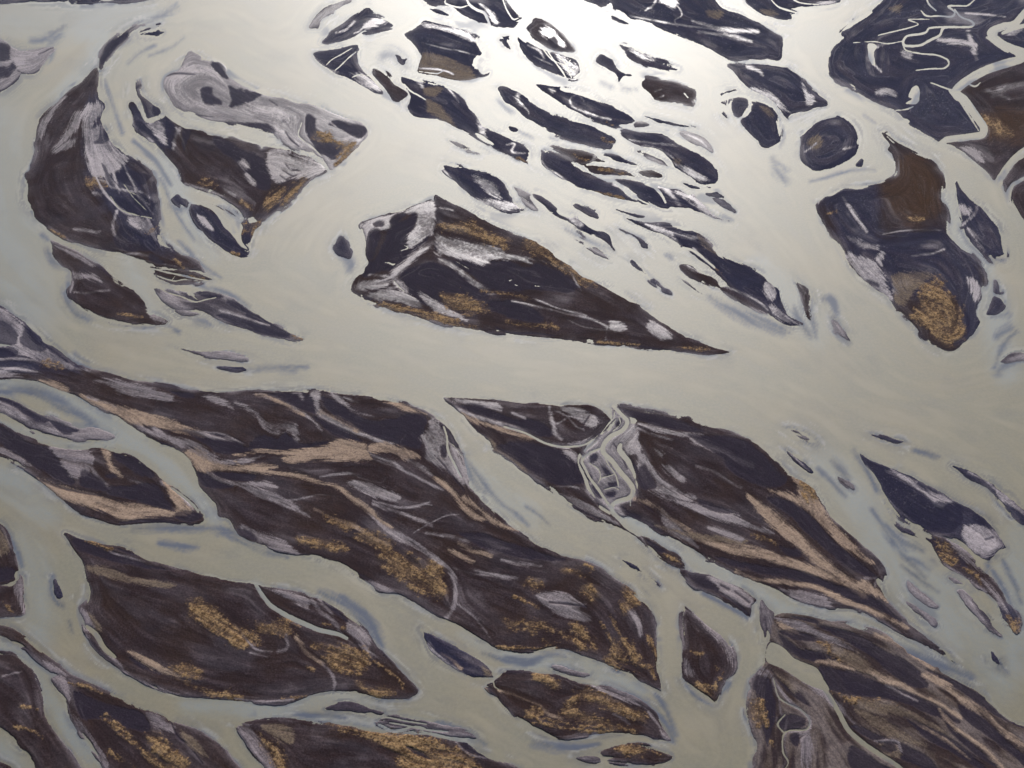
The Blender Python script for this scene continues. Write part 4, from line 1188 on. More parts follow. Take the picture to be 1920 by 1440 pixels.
def parse(text):
    isl, marks, cur = [], [], None
    for line in text.strip().splitlines():
        if line.startswith('I '):
            name, label, tone, pts = line[2:].split('|')
            P = [tuple(map(float, q.split(','))) for q in pts.split()]
            isl.append(dict(name=name, label=label, tone=tone, pts=P))
            continue
        k, rest = line.split(' ', 1)
        w = None
        if k.islower():
            w, rest = rest.split(' ', 1); w = float(w)
        P = [tuple(map(float, q.split(','))) for q in rest.split()]
        marks.append(dict(k=k, w=w, pts=P))
    return isl, marks


ISL, MARKS = parse(TRACE)

# ---------------------------------------------------------------- land and water: signed distance of every bank
wob = fbm(PX / 9, PY / 7, 11, 4) - 0.5                         # ragged banks
wob2 = fbm(PX / 34, PY / 22, 23, 3) - 0.5
BANK = np.full((NY, NX), -R, np.float32)
IDM = np.full((NY, NX), -1, np.int16)
for i, e in enumerate(ISL):
    got = poly_sdf(spline(e['pts'], True))
    if got is None:
        continue
    (x0, x1, y0, y1), d = got
    e['small'] = small = np.ptp(np.array(e['pts'])[:, 1]) < 16
    v = d + 1.3 if small else d
    V = BANK[y0:y1, x0:x1]
    better = v > V
    IDM[y0:y1, x0:x1][better & (v > -R + 0.5)] = i
    V[better] = v[better]
SHAPES = []
CUT = np.full((NY, NX), -R, np.float32)
for m in MARKS:
    k = m['k']
    p = spline(np.array(m['pts']), k.isupper(), 4)
    got = poly_sdf(p, 22.0) if k.isupper() else stroke_sdf(p, m['w'], max(22.0, 0.6 * m['w']))
    if got is None:
        continue
    if k in 'wW':
        (x0, x1, y0, y1), d = got
        np.maximum(CUT[y0:y1, x0:x1], d, out=CUT[y0:y1, x0:x1])
    else:
        SHAPES.append((k, m['w'], got))
wob3 = fbm(PX / 3.4, PY / 2.6, 29, 3) - 0.5
LAND = np.minimum(BANK + 2.8 * wob + 2.2 * wob2 + 1.6 * wob3, -CUT + 1.5 * wob + 1.0 * wob3)

# ---------------------------------------------------------------- flow direction and streaks combed along it
form = smooth(-8, 8, LAND)
for k, w, ((x0, x1, y0, y1), d) in SHAPES:
    if k not in 'sSc':
        form[y0:y1, x0:x1] += (0.5 if k in 'Pp' else 0.35) * smooth(-4, 4, d)
form = blur(form, 3)
gy, gx = np.gradient(form)
jxx = blur(gx * gx, 13); jyy = blur(gy * gy, 13); jxy = blur(gx * gy, 13)
jxx += 0.15 * blur(jxx, 50); jyy += 0.15 * blur(jyy, 50) ; jxy += 0.15 * blur(jxy, 50)
th = 0.5 * np.arctan2(2 * jxy, jxx - jyy) + np.pi / 2
FX = np.cos(th).astype(np.float32); FY = np.sin(th).astype(np.float32)
del gx, gy, jxx, jyy, jxy, th, form
n1 = rng.random((NY, NX)).astype(np.float32)
n2 = blur(rng.random((NY, NX)).astype(np.float32), 2); n2 = (n2 - n2.mean()) / n2.std()
n3 = blur(rng.random((NY, NX)).astype(np.float32), 6); n3 = (n3 - n3.mean()) / n3.std()
A1 = n1.copy(); A2 = n2.copy(); A3 = n3.copy()
FXf, FYf, n1f, n2f, n3f = FX.ravel(), FY.ravel(), n1.ravel(), n2.ravel(), n3.ravel()
J0, I0 = np.meshgrid(np.arange(NY, dtype=np.float32), np.arange(NX, dtype=np.float32), indexing='ij')
for sgn in (1.0, -1.0):
    cx = I0.copy(); cy = J0.copy(); vx = sgn * FX; vy = sgn * FY
    for s in range(22):
        st = 1.0 if s < 9 else 1.9
        cx += st * vx; cy += st * vy
        np.clip(cx, 0, NX - 1, out=cx); np.clip(cy, 0, NY - 1, out=cy)
        idx = (cy + 0.5).astype(np.int32) * NX + (cx + 0.5).astype(np.int32)
        np.minimum(idx, NX * NY - 1, out=idx)
        ax = FXf[idx]; ay = FYf[idx]
        flip = np.where(ax * vx + ay * vy < 0, np.float32(-1), np.float32(1))
        vx = ax * flip; vy = ay * flip
        if s < 8: A1 += n1f[idx]
        if s < 15: A2 += n2f[idx]
        A3 += n3f[idx]
del J0, I0, cx, cy, idx, ax, ay, flip, vx, vy


def unit(a):
    return np.clip((a - a.mean()) / a.std() * 0.2 + 0.5, 0, 1).astype(np.float32)


L1, L2, L3 = unit(A1), unit(A2), unit(A3)                       # fine, medium, broad streaks
del A1, A2, A3, n1, n2, n3
# banks that fray into fingers combed along the current
fray = smooth(0.40, 0.62, fbm(PX / 64, PY / 40, 601, 3)) * 0.85 + 0.15
fing = ((L2 - 0.5) * 20 + (L3 - 0.5) * 17 + (L1 - 0.5) * 6) * fray * np.exp(-(BANK / 11.0) ** 2) * smooth(2, 14, blur(np.where(BANK > -4, 1.0, 0.0).astype(np.float32), 10) * 40)
sm_ = np.array([1.0 if e.get('small') else 0.0 for e in ISL] + [0.0], np.float32)[IDM]
LAND = np.minimum(LAND + np.where(CUT > -3, 0, fing * (1 - 0.75 * sm_)), np.maximum(BANK, -R) + 9)
big = fbm(PX / 150, PY / 90, 41, 4)
spk = fbm(PX / 3.2, PY / 2.4, 53, 3)

# ---------------------------------------------------------------- what covers the ground where
KEYS = 'PBOTRDSNC'
WGT = {k: np.zeros((NY, NX), np.float32) for k in KEYS}
PART = np.full((NY, NX), -1, np.int16)
comb = (L2 - 0.5) * 16 + (L3 - 0.5) * 12 + (wob * 9) + (L1 - 0.5) * 5
for si, (k, w, ((x0, x1, y0, y1), d)) in enumerate(SHAPES):
    K = k.upper()
    c = comb[y0:y1, x0:x1]
    if k.isupper():
        amp, soft = (0.36, 2.2) if K in 'PBT' else (0.8, 4.5) if K == 'O' else (0.32, 1.5)
        amp *= float(np.clip(d.max() / 15, 0.12, 1))
    else:
        amp, soft = ((0.32 if K in 'BO' else 0.2) * min(1.0, w / 8), 0.7 + 0.26 * w)
    if K == 'S':
        amp, soft = 0.55, 2.5 + 0.5 * (w or 12)
    if K == 'C':
        amp, soft = 0.8, 0.45 * w
    if K in 'RN':
        amp, soft = 1.0, 14.0
    v = d + amp * c * min(1.0, 0.35 + (w or 20) / 20) + (L1[y0:y1, x0:x1] - 0.5) * ((7 if K in 'PBT' else 4) * min(1.0, (w or 14) / 12))
    if K == 'O':
        v = v + ((spk[y0:y1, x0:x1] - 0.5) * 16 + wob[y0:y1, x0:x1] * 18 + wob2[y0:y1, x0:x1] * 12) * (1 if k == 'O' else 0.4)
    m = smooth(-soft, soft, v)
    soft_m = 0.42 * smooth(-9, 9, d + 0.7 * c) if k == 'O' else 0
    if K == 'O': m = m * (0.18 + 0.82 * smooth(0.36, 0.62, spk[y0:y1, x0:x1] * 0.4 + L1[y0:y1, x0:x1] * 0.2 + L2[y0:y1, x0:x1] * 0.4))
    if K == 'O': m = np.maximum(m, soft_m * (0.4 + 0.6 * smooth(0.35, 0.6, L3[y0:y1, x0:x1])))
    if k in 'pb': m = m * (0.45 + 0.55 * smooth(0.36, 0.58, L3[y0:y1, x0:x1] * 0.5 + L2[y0:y1, x0:x1] * 0.3 + wob[y0:y1, x0:x1] * 0.4 + 0.1))
    if K in 'PBT': m = m * (0.5 + 0.5 * smooth(0.30, 0.58, L2[y0:y1, x0:x1] * 0.3 + L3[y0:y1, x0:x1] * 0.3 + spk[y0:y1, x0:x1] * 0.4))
    if K == 'D': m = m * 0.9
    for o in KEYS:                                             # later marks lie over earlier ones
        if o not in 'SNC' + K and K not in 'SNC':
            WGT[o][y0:y1, x0:x1] *= 1 - m * 0.9
    V = WGT[K][y0:y1, x0:x1]
    np.maximum(V, m, out=V)
    if K not in 'SRNC':
        PART[y0:y1, x0:x1][d > (0 if k.isupper() else -0.8)] = si
TONE = np.zeros((NY, NX), np.float32)
tv = np.array([{'n': 0.08, 'b': 0.9, 'g': 0.4, 'p': 0.4, 't': 0.8}[e['tone']] for e in ISL] + [0.5], np.float32)
GREY = blur(np.array([1.0 if e['tone'] == 'g' else 0.0 for e in ISL] + [0.0], np.float32)[IDM], 2)
TONE = blur(tv[IDM], 5) * (1 - 0.85 * WGT['N'])  # N marks push land toward the painted sky-blue and bright-silt tones
# loose silt wisps combed over every island, and damp darker lobes
wisp = smooth(0.54, 0.9, 0.55 * L2 + 0.45 * L3 + 0.5 * (big - 0.5)) * smooth(0.42, 0.62, fbm(PX / 60, PY / 32, 77, 4))
WGT['P'] = np.maximum(WGT['P'], 0.3 * wisp * (1 - WGT['D']))
gateA = smooth(0.5, 0.66, fbm(PX / 70, PY / 44, 131, 3))
gl2 = np.abs(np.gradient(L3, axis=0)) + np.abs(np.gradient(L3, axis=1)) + 1e-4
thread = np.maximum(1 - np.abs(L3 - 0.56) / gl2 / 1.0, 0) * smooth(0.004, 0.03, gl2) * gateA
gateB = smooth(0.5, 0.62, fbm(PX / 50, PY / 34, 171, 3))
gl1 = np.abs(np.gradient(L2, axis=0)) + np.abs(np.gradient(L2, axis=1)) + 1e-4
thread2 = np.maximum(1 - np.abs(L2 - 0.6) / gl1 / 0.9, 0) * smooth(0.01, 0.06, gl1) * gateB
WGT['P'] = np.maximum(WGT['P'], 0.14 * np.clip(thread, 0, 1) * (1 - 0.6 * WGT['O']))
WGT['P'] = np.maximum(WGT['P'], 0.16 * np.clip(thread2, 0, 1))
speck = smooth(0.70, 0.80, fbm(PX / 2.2, PY / 1.7, 211, 2)) * smooth(0.45, 0.65, fbm(PX / 40, PY / 26, 223, 3))
WGT['P'] = np.maximum(WGT['P'], 0.16 * speck)
damp = smooth(0.5, 0.75, 0.5 * L3 + 0.5 * fbm(PX / 80, PY / 46, 91, 4))
PALE = blur(np.array([1.0 if e['tone'] == 'p' else 0.0 for e in ISL] + [0.0], np.float32)[IDM], 2)
GREYP = GREY * (0.2 + 0.6 * smooth(0.35, 0.65, L2 * 0.6 + L3 * 0.4)) + PALE * (0.72 + 0.28 * smooth(0.3, 0.6, L2))
TANB = blur(np.array([1.0 if e['tone'] == 't' else 0.0 for e in ISL] + [0.0], np.float32)[IDM], 2)
free = (1 - WGT['D']) * (1 - WGT['O']) * (1 - WGT['B']) * (1 - WGT['P'])
WGT['T'] = np.maximum(WGT['T'], TANB * free * (0.06 + 0.5 * smooth(0.35, 0.62, L2 * 0.5 + L3 * 0.5)))
GREYP = GREYP + 0.35 * TANB * smooth(0.4, 0.66, L3 * 0.6 + L2 * 0.4)
WGT['P'] = np.maximum(WGT['P'], GREYP * (1 - WGT['D']) * (1 - WGT['O']) * 0.85)
LB = BANK + 2.8 * wob + 2.2 * wob2 + 1.6 * wob3
gm = smooth(0.42, 0.66, fbm(PX / 75, PY / 46, 401, 3) + 0.3 * (L3 - 0.5))
comb2 = (L2 - 0.5) * 10 + (L1 - 0.5) * 6 + (L3 - 0.5) * 8
marg = np.exp(-np.maximum(LB + comb2 * smooth(0, 4, LB), 0) / (0.6 + 5.0 * gm)) * gm * (0.35 + 0.65 * smooth(0.3, 0.62, L2 * 0.6 + L1 * 0.4))
WGT['P'] = np.maximum(WGT['P'], (0.25 + 0.45 * TONE) * marg * (1 - 0.7 * WGT['O']) * (1 - 0.5 * WGT['D']))
bandl = smooth(0.46, 0.66, vnoise(LB / 1.9 + 7 * fbm(PX / 70, PY / 44, 461, 3) + 1.5 * (L3 - 0.5), 5 * fbm(PX / 120, PY / 80, 471, 2), 481))
nearl = np.exp(-(np.maximum(LB, 0) / (2.5 + 8 * smooth(0.42, 0.66, fbm(PX / 100, PY / 60, 491, 3)))) ** 1.5) * smooth(0.40, 0.6, fbm(PX / 60, PY / 40, 495, 3))
WGT['P'] = np.maximum(WGT['P'], (0.2 + 0.3 * TONE) * nearl * bandl * (1 - 0.6 * WGT['O']))
edge = np.exp(-np.maximum(LB, 0) / 1.8) * (0.1 + 0.9 * smooth(0.35, 0.65, big + 0.4 * (L3 - 0.5)))   # wet margin of each bank

# ---------------------------------------------------------------- onto the ground: every grid point where its sight line meets the plain
def to_ground(px, py):
    u = (px - 960.0) / 1920.0; v = (720.0 - py) / 1920.0
    f = LENS / 36.0
    dx = u; dy = v; dz = -f
    c, s = math.cos(CAM_RX), math.sin(CAM_RX)
    wy = c * dy - s * dz; wz = s * dy + c * dz
    t = CAM_H / -wz
    return dx * t, wy * t


GWX, GWY = to_ground(PX.astype(np.float64), PY.astype(np.float64))
mpp = CAM_H * 0 + np.gradient(GWX, axis=1) / STEP                # metres per photo pixel, sideways
relief = (fbm(GWX / 14, GWY / 14, 5, 4) - 0.5)
HGT = np.where(LAND > 0, 0.42 * (1 - np.exp(-LAND / 2.2)) + smooth(2, 14, LAND) * (0.5 * relief + 0.35 * (L2 - 0.5) + 0.3 * (L3 - 0.5)), 0.25 * LAND)
HGT = HGT - 0.35 * WGT['D'] * smooth(1, 8, LAND) + 0.25 * WGT['O'] * smooth(1, 8, LAND)
HGT = np.where(LAND > 0.4, np.maximum(HGT, 0.12), HGT)


# ---------------------------------------------------------------- materials
def material(name):
    m = bpy.data.materials.new(name); m.use_nodes = True
    nt = m.node_tree; nt.nodes.clear()
    out = nt.nodes.new('ShaderNodeOutputMaterial')
    b = nt.nodes.new('ShaderNodeBsdfPrincipled')
    nt.links.new(b.outputs[0], out.inputs[0])
    return m, nt, b


def lin(r, g, b):
    f = lambda c: (c / 255 / 12.92) if c <= 10 else ((c / 255 + 0.055) / 1.055) ** 2.4
    return (f(r), f(g), f(b), 1)


class NT:
    def __init__(s, nt): s.nt = nt
    def new(s, t, **k):
        n = s.nt.nodes.new(t)
        for a, v in k.items(): setattr(n, a, v)
        return n
    def put(s, sock, v):
        if hasattr(v, 'links') or isinstance(v, bpy.types.NodeSocket): s.nt.links.new(v, sock)
        else: sock.default_value = v
    def math(s, op, a, b=0.0, clamp=False):
        n = s.new('ShaderNodeMath', operation=op, use_clamp=clamp); s.put(n.inputs[0], a); s.put(n.inputs[1], b); return n.outputs[0]
    def mix(s, f, a, b, mode='MIX'):
        n = s.new('ShaderNodeMix', data_type='RGBA', blend_type=mode); s.put(n.inputs[0], f); s.put(n.inputs[6], a); s.put(n.inputs[7], b); return n.outputs[2]
    def attr(s, name):
        n = s.new('ShaderNodeAttribute', attribute_name=name); q = s.new('ShaderNodeSeparateColor'); s.nt.links.new(n.outputs['Color'], q.inputs[0])
        return q.outputs[0], q.outputs[1], q.outputs[2], n.outputs['Alpha']
    def noise(s, scale, detail=4, rough=0.6, vec=None):
        n = s.new('ShaderNodeTexNoise'); n.inputs['Scale'].default_value = scale; n.inputs['Detail'].default_value = detail; n.inputs['Roughness'].default_value = rough
        if vec is not None: s.nt.links.new(vec, n.inputs['Vector'])
        return n.outputs['Fac']
    def rng(s, v, a, b, c, d):
        n = s.new('ShaderNodeMapRange'); s.put(n.inputs[0], v); n.inputs[1].default_value = a; n.inputs[2].default_value = b; n.inputs[3].default_value = c; n.inputs[4].default_value = d; return n.outputs[0]


def ground_material():
    m, nt, b = material('river_sand')
    n = NT(nt)
    pos = n.new('ShaderNodeNewGeometry').outputs['Position']
    pale, beach, moss, dark = n.attr('cover')
    l1, l2, l3, tone = n.attr('streak')
    tan, rust, wet, damp_ = n.attr('extra')
    f1 = n.noise(0.55, 5, 0.65, pos); f2 = n.noise(0.09, 5, 0.6, pos)
    base = n.mix(tone, C_NAVY, C_BROWN)
    base = n.mix(n.math('MULTIPLY', damp_, 0.75), base, n.mix(tone, C_NAVY2, C_BROWN2))
    base = n.mix(n.math('MULTIPLY', n.rng(n.math('ADD', n.math('MULTIPLY', l2, 0.45), n.math('MULTIPLY', f1, 0.55)), 0.46, 0.78, 0.0, 0.5), n.math('SUBTRACT', 1.0, damp_)), base, C_DUST)
    base = n.mix(n.math('MULTIPLY', tone, n.rng(n.noise(0.018, 4, 0.6, pos), 0.42, 0.62, 0.0, 0.45)), base, C_UMBER)
    soft = n.math('ADD', n.math('MULTIPLY', l3, 0.45), n.math('MULTIPLY', n.noise(0.026, 5, 0.62, pos), 0.55))
    base = n.mix(n.rng(soft, 0.46, 0.66, 0.0, 0.38), base, n.mix(tone, C_DUSK, C_MAUVE))
    base = n.mix(rust, base, C_RUST)
    base = n.mix(dark, base, n.mix(tone, C_WETN, C_WETB))
    base = n.mix(n.math('MULTIPLY', tan, n.rng(f1, 0.3, 0.55, 0.75, 1.0)), base, C_TAN)
    base = n.mix(n.math('MULTIPLY', pale, n.rng(f2, 0.3, 0.5, 0.8, 1.0)), base, n.mix(n.rng(n.math('ADD', l3, n.math('MULTIPLY', l1, 0.5)), 0.5, 1.0, 0.0, 1.0), n.mix(tone, C_SILT_SHEEN, C_MAUVE), n.mix(tone, C_SILT_SHEEN2, C_MAUVE2)))  # silt on navy-toned land is painted brighter in place of wet sheen
    base = n.mix(beach, base, C_BEACH)
    mossc = n.mix(n.rng(n.math('ADD', f1, n.noise(0.13, 4, 0.65, pos)), 0.82, 1.12, 0.0, 1.0), C_MOSS2, C_MOSS)
    base = n.mix(moss, base, mossc)
    base = n.mix(n.math('MULTIPLY', wet, 0.38), base, C_WETN)
    g = n.math('MULTIPLY', n.rng(f1, 0.25, 0.75, 0.62, 1.42), n.rng(l1, 0.1, 0.9, 0.80, 1.22))
    base = n.mix(1.0, base, n.new('ShaderNodeCombineColor').outputs[0], 'MULTIPLY')
    comb_ = [x for x in nt.nodes if x.bl_idname == 'ShaderNodeCombineColor'][-1]
    for i in range(3): nt.links.new(g, comb_.inputs[i])
    nt.links.new(base, b.inputs['Base Color'])
    rough = n.math('SUBTRACT', 0.92, n.math('MULTIPLY', pale, 0.42))
    nt.links.new(rough, b.inputs['Roughness'])
    nt.links.new(n.math('ADD', 0.0, n.math('MAXIMUM', n.math('MULTIPLY', n.math('MAXIMUM', dark, wet), 0.0), n.math('MULTIPLY', pale, 0.06))), b.inputs['Specular IOR Level'])
    bp = n.new('ShaderNodeBump'); bp.inputs['Strength'].default_value = 0.5; bp.inputs['Distance'].default_value = 0.5
    nt.links.new(f1, bp.inputs['Height']); nt.links.new(bp.outputs[0], b.inputs['Normal'])
    return m


def water_material():
    m, nt, b = material('silty_water')
    n = NT(nt)
    pos = n.new('ShaderNodeNewGeometry').outputs['Position']
    shoal, rim, l2, cool = n.attr('flow')
    w1 = n.noise(0.010, 4, 0.55, pos); w2 = n.noise(0.30, 3, 0.6, pos)
    base = n.mix(n.rng(w1, 0.35, 0.65, 0.0, 1.0), C_WATER, C_WATER2)
    base = n.mix(n.rng(l2, 0.45, 0.85, 0.0, 0.7), base, C_WATER3)
    base = n.mix(n.rng(l2, 0.48, 0.15, 0.0, 0.5), base, C_WATER4)
    base = n.mix(n.math('MULTIPLY', cool, 0.9), base, C_COOL)
    base = n.mix(n.rng(w2, 0.40, 0.66, 0.0, 0.35), base, C_WATER3)  # ripple brightness painted into the water's colour
    base = n.mix(n.math('MULTIPLY', rim, 0.75), base, C_RIM)
    base = n.mix(shoal, base, n.mix(n.rng(l2, 0.2, 0.6, 0.0, 1.0), C_SHOAL, C_SHOAL2))
    nt.links.new(base, b.inputs['Base Color'])
    b.inputs['IOR'].default_value = 1.38
    nt.links.new(n.math('MULTIPLY', 0.5, n.math('SUBTRACT', 1.0, n.math('MULTIPLY', shoal, 0.72))), b.inputs['Specular IOR Level'])
    b.inputs['Roughness'].default_value = 0.68
    bp = n.new('ShaderNodeBump'); bp.inputs['Strength'].default_value = 0.14; bp.inputs['Distance'].default_value = 0.6
    h = n.math('ADD', n.noise(0.24, 4, 0.65, pos), n.math('MULTIPLY', l2, 0.25))
    nt.links.new(h, bp.inputs['Height']); nt.links.new(bp.outputs[0], b.inputs['Normal'])
    return m


M_SAND = ground_material()
M_WATER = water_material()
COL = S.collection


def mesh_from(name, vid, quads, attrs, z, mat):
    """One mesh from grid point numbers VID (sorted, unique) and quads indexing them."""
    me = bpy.data.meshes.new(name)
    nv, nf = len(vid), len(quads)
    me.vertices.add(nv); me.loops.add(4 * nf); me.polygons.add(nf)
    co = np.empty((nv, 3), np.float32)
    co[:, 0] = GWXf[vid]; co[:, 1] = GWYf[vid]; co[:, 2] = z[vid]
    me.vertices.foreach_set('co', co.ravel())
    me.loops.foreach_set('vertex_index', quads.astype(np.int32).ravel())
    me.polygons.foreach_set('loop_start', np.arange(0, 4 * nf, 4, dtype=np.int32))
    me.polygons.foreach_set('use_smooth', np.ones(nf, bool))
    for an, arr in attrs.items():
        a = me.attributes.new(an, 'FLOAT_COLOR', 'POINT')
        a.data.foreach_set('color', arr[vid].ravel())
    me.update(calc_edges=True)
    me.materials.append(mat)
    return me


def link(name, me, parent=None):
    o = bpy.data.objects.new(name, me); COL.objects.link(o)
    if parent is not None: o.parent = parent
    return o


GWXf = GWX.ravel().astype(np.float32); GWYf = GWY.ravel().astype(np.float32)
ZF = HGT.ravel().astype(np.float32)
LATTR = {
    'cover': np.stack([WGT['P'], WGT['B'], WGT['O'], WGT['D']], -1).reshape(-1, 4).astype(np.float32),
    'streak': np.stack([L1, L2, L3, TONE], -1).reshape(-1, 4).astype(np.float32),
    'extra': np.stack([WGT['T'], WGT['R'] * 0.7, edge * smooth(-3, 0, LAND), damp], -1).reshape(-1, 4).astype(np.float32),
}

# land cells, keyed by island and by the patch they show
cell_land = np.maximum(np.maximum(LAND[:-1, :-1], LAND[1:, :-1]), np.maximum(LAND[:-1, 1:], LAND[1:, 1:])) > -2.5
cid = IDM[:-1, :-1].copy()
for a in (IDM[1:, :-1], IDM[:-1, 1:], IDM[1:, 1:]): cid = np.maximum(cid, a)
cell_land &= cid >= 0
cpart = PART[:-1, :-1]
jj, ii = np.nonzero(cell_land)
v00 = jj * NX + ii
key = cid[jj, ii].astype(np.int64) * 4096 + (cpart[jj, ii].astype(np.int64) + 1)
uk, inv, cnt = np.unique(key, return_inverse=True, return_counts=True)
# one object for each connected piece of a patch
cell = np.full((NY - 1, NX - 1), -1, np.int64); cell[jj, ii] = np.arange(len(jj))
kk = np.full((NY - 1, NX - 1), -1, np.int64); kk[jj, ii] = key
ea, eb = [], []
for dj, di in ((0, 1), (1, 0), (1, 1), (1, -1)):
    A = kk[:NY - 1 - dj, max(0, -di):NX - 1 - max(0, di)]; B = kk[dj:, max(0, di):NX - 1 + min(0, di)]
    ca = cell[:NY - 1 - dj, max(0, -di):NX - 1 - max(0, di)]; cb = cell[dj:, max(0, di):NX - 1 + min(0, di)]
    s_ = (A == B) & (A >= 0) & (A % 4096 > 0)
    ea.append(ca[s_]); eb.append(cb[s_])
ea = np.concatenate(ea); eb = np.concatenate(eb)
par_ = np.arange(len(jj))
while True:
    pa, pb = par_[ea], par_[eb]
    lo, hi = np.minimum(pa, pb), np.maximum(pa, pb)
    m_ = lo != hi
    if not m_.any(): break
    np.minimum.at(par_, hi[m_], lo[m_])
    while True:
        pp = par_[par_]
        if (pp == par_).all(): break
        par_ = pp
key = np.where(key % 4096 > 0, key * (1 << 22) + par_ + 1, key * (1 << 22))
uk, inv, cnt = np.unique(key, return_inverse=True, return_counts=True)
uk2 = uk >> 22
tiny = (cnt < 90) & (uk2 % 4096 > 0)                           # scraps of a patch stay with the island's body
key = np.where(tiny[inv], (key >> 22) // 4096 * 4096 << 22, key)
order = np.argsort(key, kind='stable')
key, v00 = key[order], v00[order]
uk, start = np.unique(key, return_index=True)
stop = np.append(start[1:], len(key))
PNAME = {'P': 'silt_flat', 'p': 'silt_streak', 'B': 'beach_sand', 'b': 'beach_streak', 'O': 'moss_patch', 'o': 'moss_streak',
         'T': 'gravel_patch', 't': 'gravel_streak', 'D': 'wet_sand_flat', 'd': 'wet_streak'}
CAT = {'sand_island': 'island', 'sand_bar': 'sandbar', 'sand_plain': 'sand plain', 'far_bank': 'river bank'}
GRP = {'sand_island': 'islands in the braided river', 'sand_bar': 'small bars in the channels', 'sand_plain': 'plains between the channels'}
roots = {}
for k, a, b_ in zip(uk, start, stop):
    k = int(k) >> 22
    i, p = k // 4096, k % 4096 - 1
    q = v00[a:b_]
    quads = np.stack([q + NX, q + NX + 1, q + 1, q], -1)
    vid, iv = np.unique(quads, return_inverse=True)
    e = ISL[i]
    if p < 0:
        o = link(e['name'], mesh_from(e['name'], vid, iv.reshape(-1, 4), LATTR, ZF, M_SAND))
    else:
        if i not in roots:                                     # an island wholly covered by patches still needs its base
            r = bpy.data.objects.new(e['name'], None); COL.objects.link(r); roots[i] = r
            r['label'] = e['label']; r['category'] = CAT[e['name']]
        nm = PNAME[SHAPES[p][0]]
        o = link(nm, mesh_from(nm, vid, iv.reshape(-1, 4), LATTR, ZF, M_SAND), roots[i])
        continue
    o['label'] = e['label']; o['category'] = CAT[e['name']]
    if e['name'] in GRP: o['group'] = GRP[e['name']]
    roots[i] = o

# ---------------------------------------------------------------- the river: one silty sheet at z = 0, finer near the banks than the eye can see
out_d = np.where(LB > 0, 30.0, np.maximum(-LAND, 0))
near = np.exp(-out_d / 5.5)
gsh = smooth(0.46, 0.68, fbm(PX / 70, PY / 40, 301, 3) + 0.4 * (L3 - 0.5))
dd = np.maximum(out_d + comb2 * smooth(0, 4, out_d) * 1.9, 0)
tex = smooth(0.34, 0.62, L2 * 0.55 + L1 * 0.45)
shoal = 0.95 * np.exp(-dd / (0.9 + 12 * gsh)) * gsh * (0.25 + 0.75 * tex)
band = vnoise(out_d / 2.1 + 7 * fbm(PX / 70, PY / 44, 361, 3) + 1.2 * (L3 - 0.5), 5 * fbm(PX / 120, PY / 80, 371, 2), 381)
band = smooth(0.40, 0.62, band)
near = np.exp(-(out_d / (3.0 + 9 * smooth(0.4, 0.65, fbm(PX / 110, PY / 66, 391, 3)))) ** 1.5)
shoal = np.maximum(shoal, 0.6 * near * band * smooth(0.36, 0.55, fbm(PX / 54, PY / 34, 395, 3)))
nb = blur(smooth(-6, 6, LAND), 11)
tail = smooth(0.53, 0.70, L3 * 0.6 + L2 * 0.4) * smooth(0.12, 0.36, nb) * smooth(0.40, 0.56, fbm(PX / 46, PY / 30, 331, 3))
shoal = np.clip(np.maximum(shoal, (0.55 + 0.35 * smooth(560, 260, PY)) * tail), 0, 1)
sw = WGT['S'] * (0.82 + 0.18 * smooth(0.3, 0.66, L2 * 0.6 + L3 * 0.4))
shoal = np.maximum(shoal, sw)
rim = np.maximum(np.exp(-((dd - 2.0 - 9 * gsh) / (2.0 + 4 * gsh)) ** 2) * gsh * smooth(0.4, 0.6, L2), 0.55 * near * (1 - band) * smooth(0.4, 0.6, big))
FLOW = np.stack([shoal, rim, np.clip(0.5 + (L3 - 0.5) * 0.8 + (L2 - 0.5) * 0.45, 0, 1), WGT['C'] * (0.6 + 0.4 * smooth(0.3, 0.7, L3))], -1).reshape(-1, 4).astype(np.float32)
cw = (np.minimum(np.minimum(LAND[:-1, :-1], LAND[1:, :-1]), np.minimum(LAND[:-1, 1:], LAND[1:, 1:])) < 3.0)
fine = cw[:(NY - 1) // 2 * 2, :(NX - 1) // 2 * 2]
blk = fine[0::2, 0::2] | fine[1::2, 0::2] | fine[0::2, 1::2] | fine[1::2, 1::2]
jj, ii = np.nonzero(blk)
q = (jj * 2) * NX + ii * 2
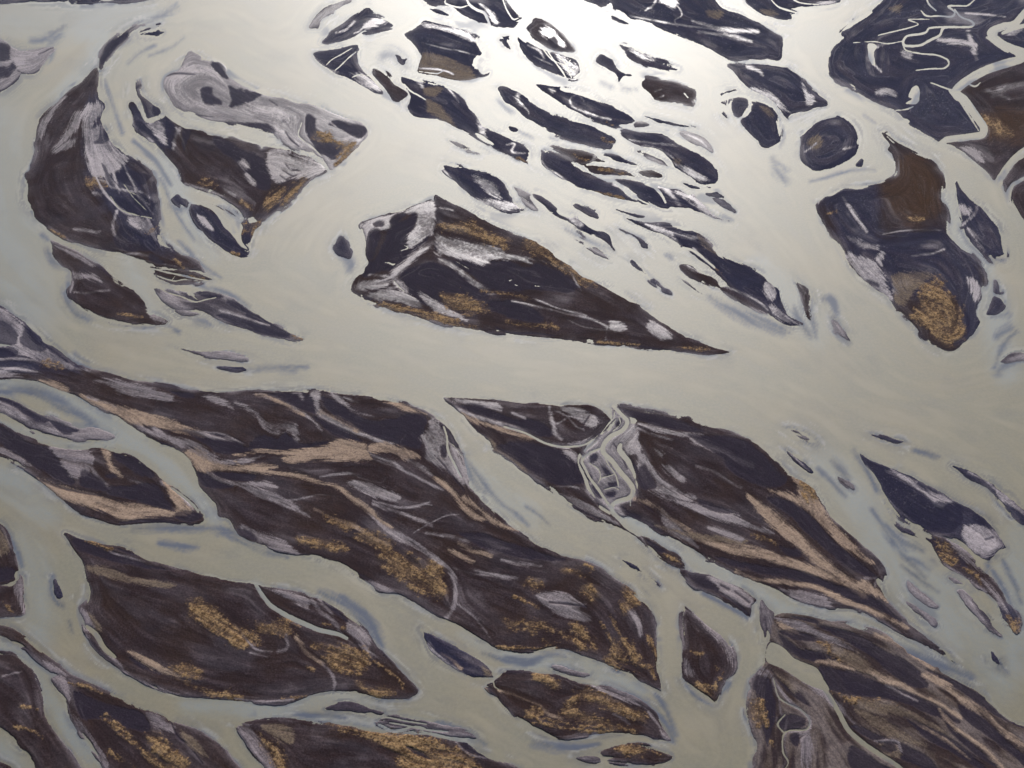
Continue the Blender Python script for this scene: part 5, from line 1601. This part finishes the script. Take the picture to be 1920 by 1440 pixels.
quads = np.stack([q + 2 * NX, q + 2 * NX + 2, q + 2, q], -1)
vid, iv = np.unique(quads, return_inverse=True)
ow = link('river_water', mesh_from('river_water', vid, iv.reshape(-1, 4), {'flow': FLOW}, np.zeros(NX * NY, np.float32), M_WATER))
ow['kind'] = 'structure'


def sheet(name, z, half, mat, y0, y1):
    me = bpy.data.meshes.new(name)
    me.from_pydata([(-half, y0, z), (half, y0, z), (half, y1, z), (-half, y1, z)], [], [(0, 1, 2, 3)])
    me.materials.append(mat)
    o = link(name, me); o['kind'] = 'structure'
    return o


def bed_material():
    m, nt, b = material('outwash_bed')
    n = NT(nt)
    pos = n.new('ShaderNodeNewGeometry').outputs['Position']
    mp = n.new('ShaderNodeMapping'); mp.inputs['Scale'].default_value = (1, 2.2, 1); mp.inputs['Rotation'].default_value = (0, 0, 0.5); nt.links.new(pos, mp.inputs[0])
    f = n.noise(0.004, 8, 0.55, mp.outputs[0])
    c = n.mix(n.rng(f, 0.47, 0.53, 0.0, 1.0), C_BROWN, C_WATER)
    nt.links.new(c, b.inputs['Base Color']); b.inputs['Roughness'].default_value = 0.6
    return m


sheet('outwash_plain', -6.0, 30000, bed_material(), -20000, 40000)

# ---------------------------------------------------------------- the air over the plain
if HAZE > 0:
    bm = bmesh.new(); bmesh.ops.create_cube(bm, size=1.0)
    me = bpy.data.meshes.new('haze'); bm.to_mesh(me); bm.free()
    o = link('haze', me); o['kind'] = 'stuff'
    o.scale = (61000, 61000, CAM_H + 60 + 8); o.location = (0, 10000, (CAM_H + 60 - 8) / 2)
    m = bpy.data.materials.new('haze'); m.use_nodes = True; nt = m.node_tree; nt.nodes.clear()
    out = nt.nodes.new('ShaderNodeOutputMaterial'); v = nt.nodes.new('ShaderNodeVolumePrincipled')
    v.inputs['Density'].default_value = HAZE; v.inputs['Color'].default_value = (0.62, 0.76, 1.0, 1); v.inputs['Anisotropy'].default_value = 0.3
    nt.links.new(v.outputs[0], out.inputs['Volume'])
    me.materials.append(m)
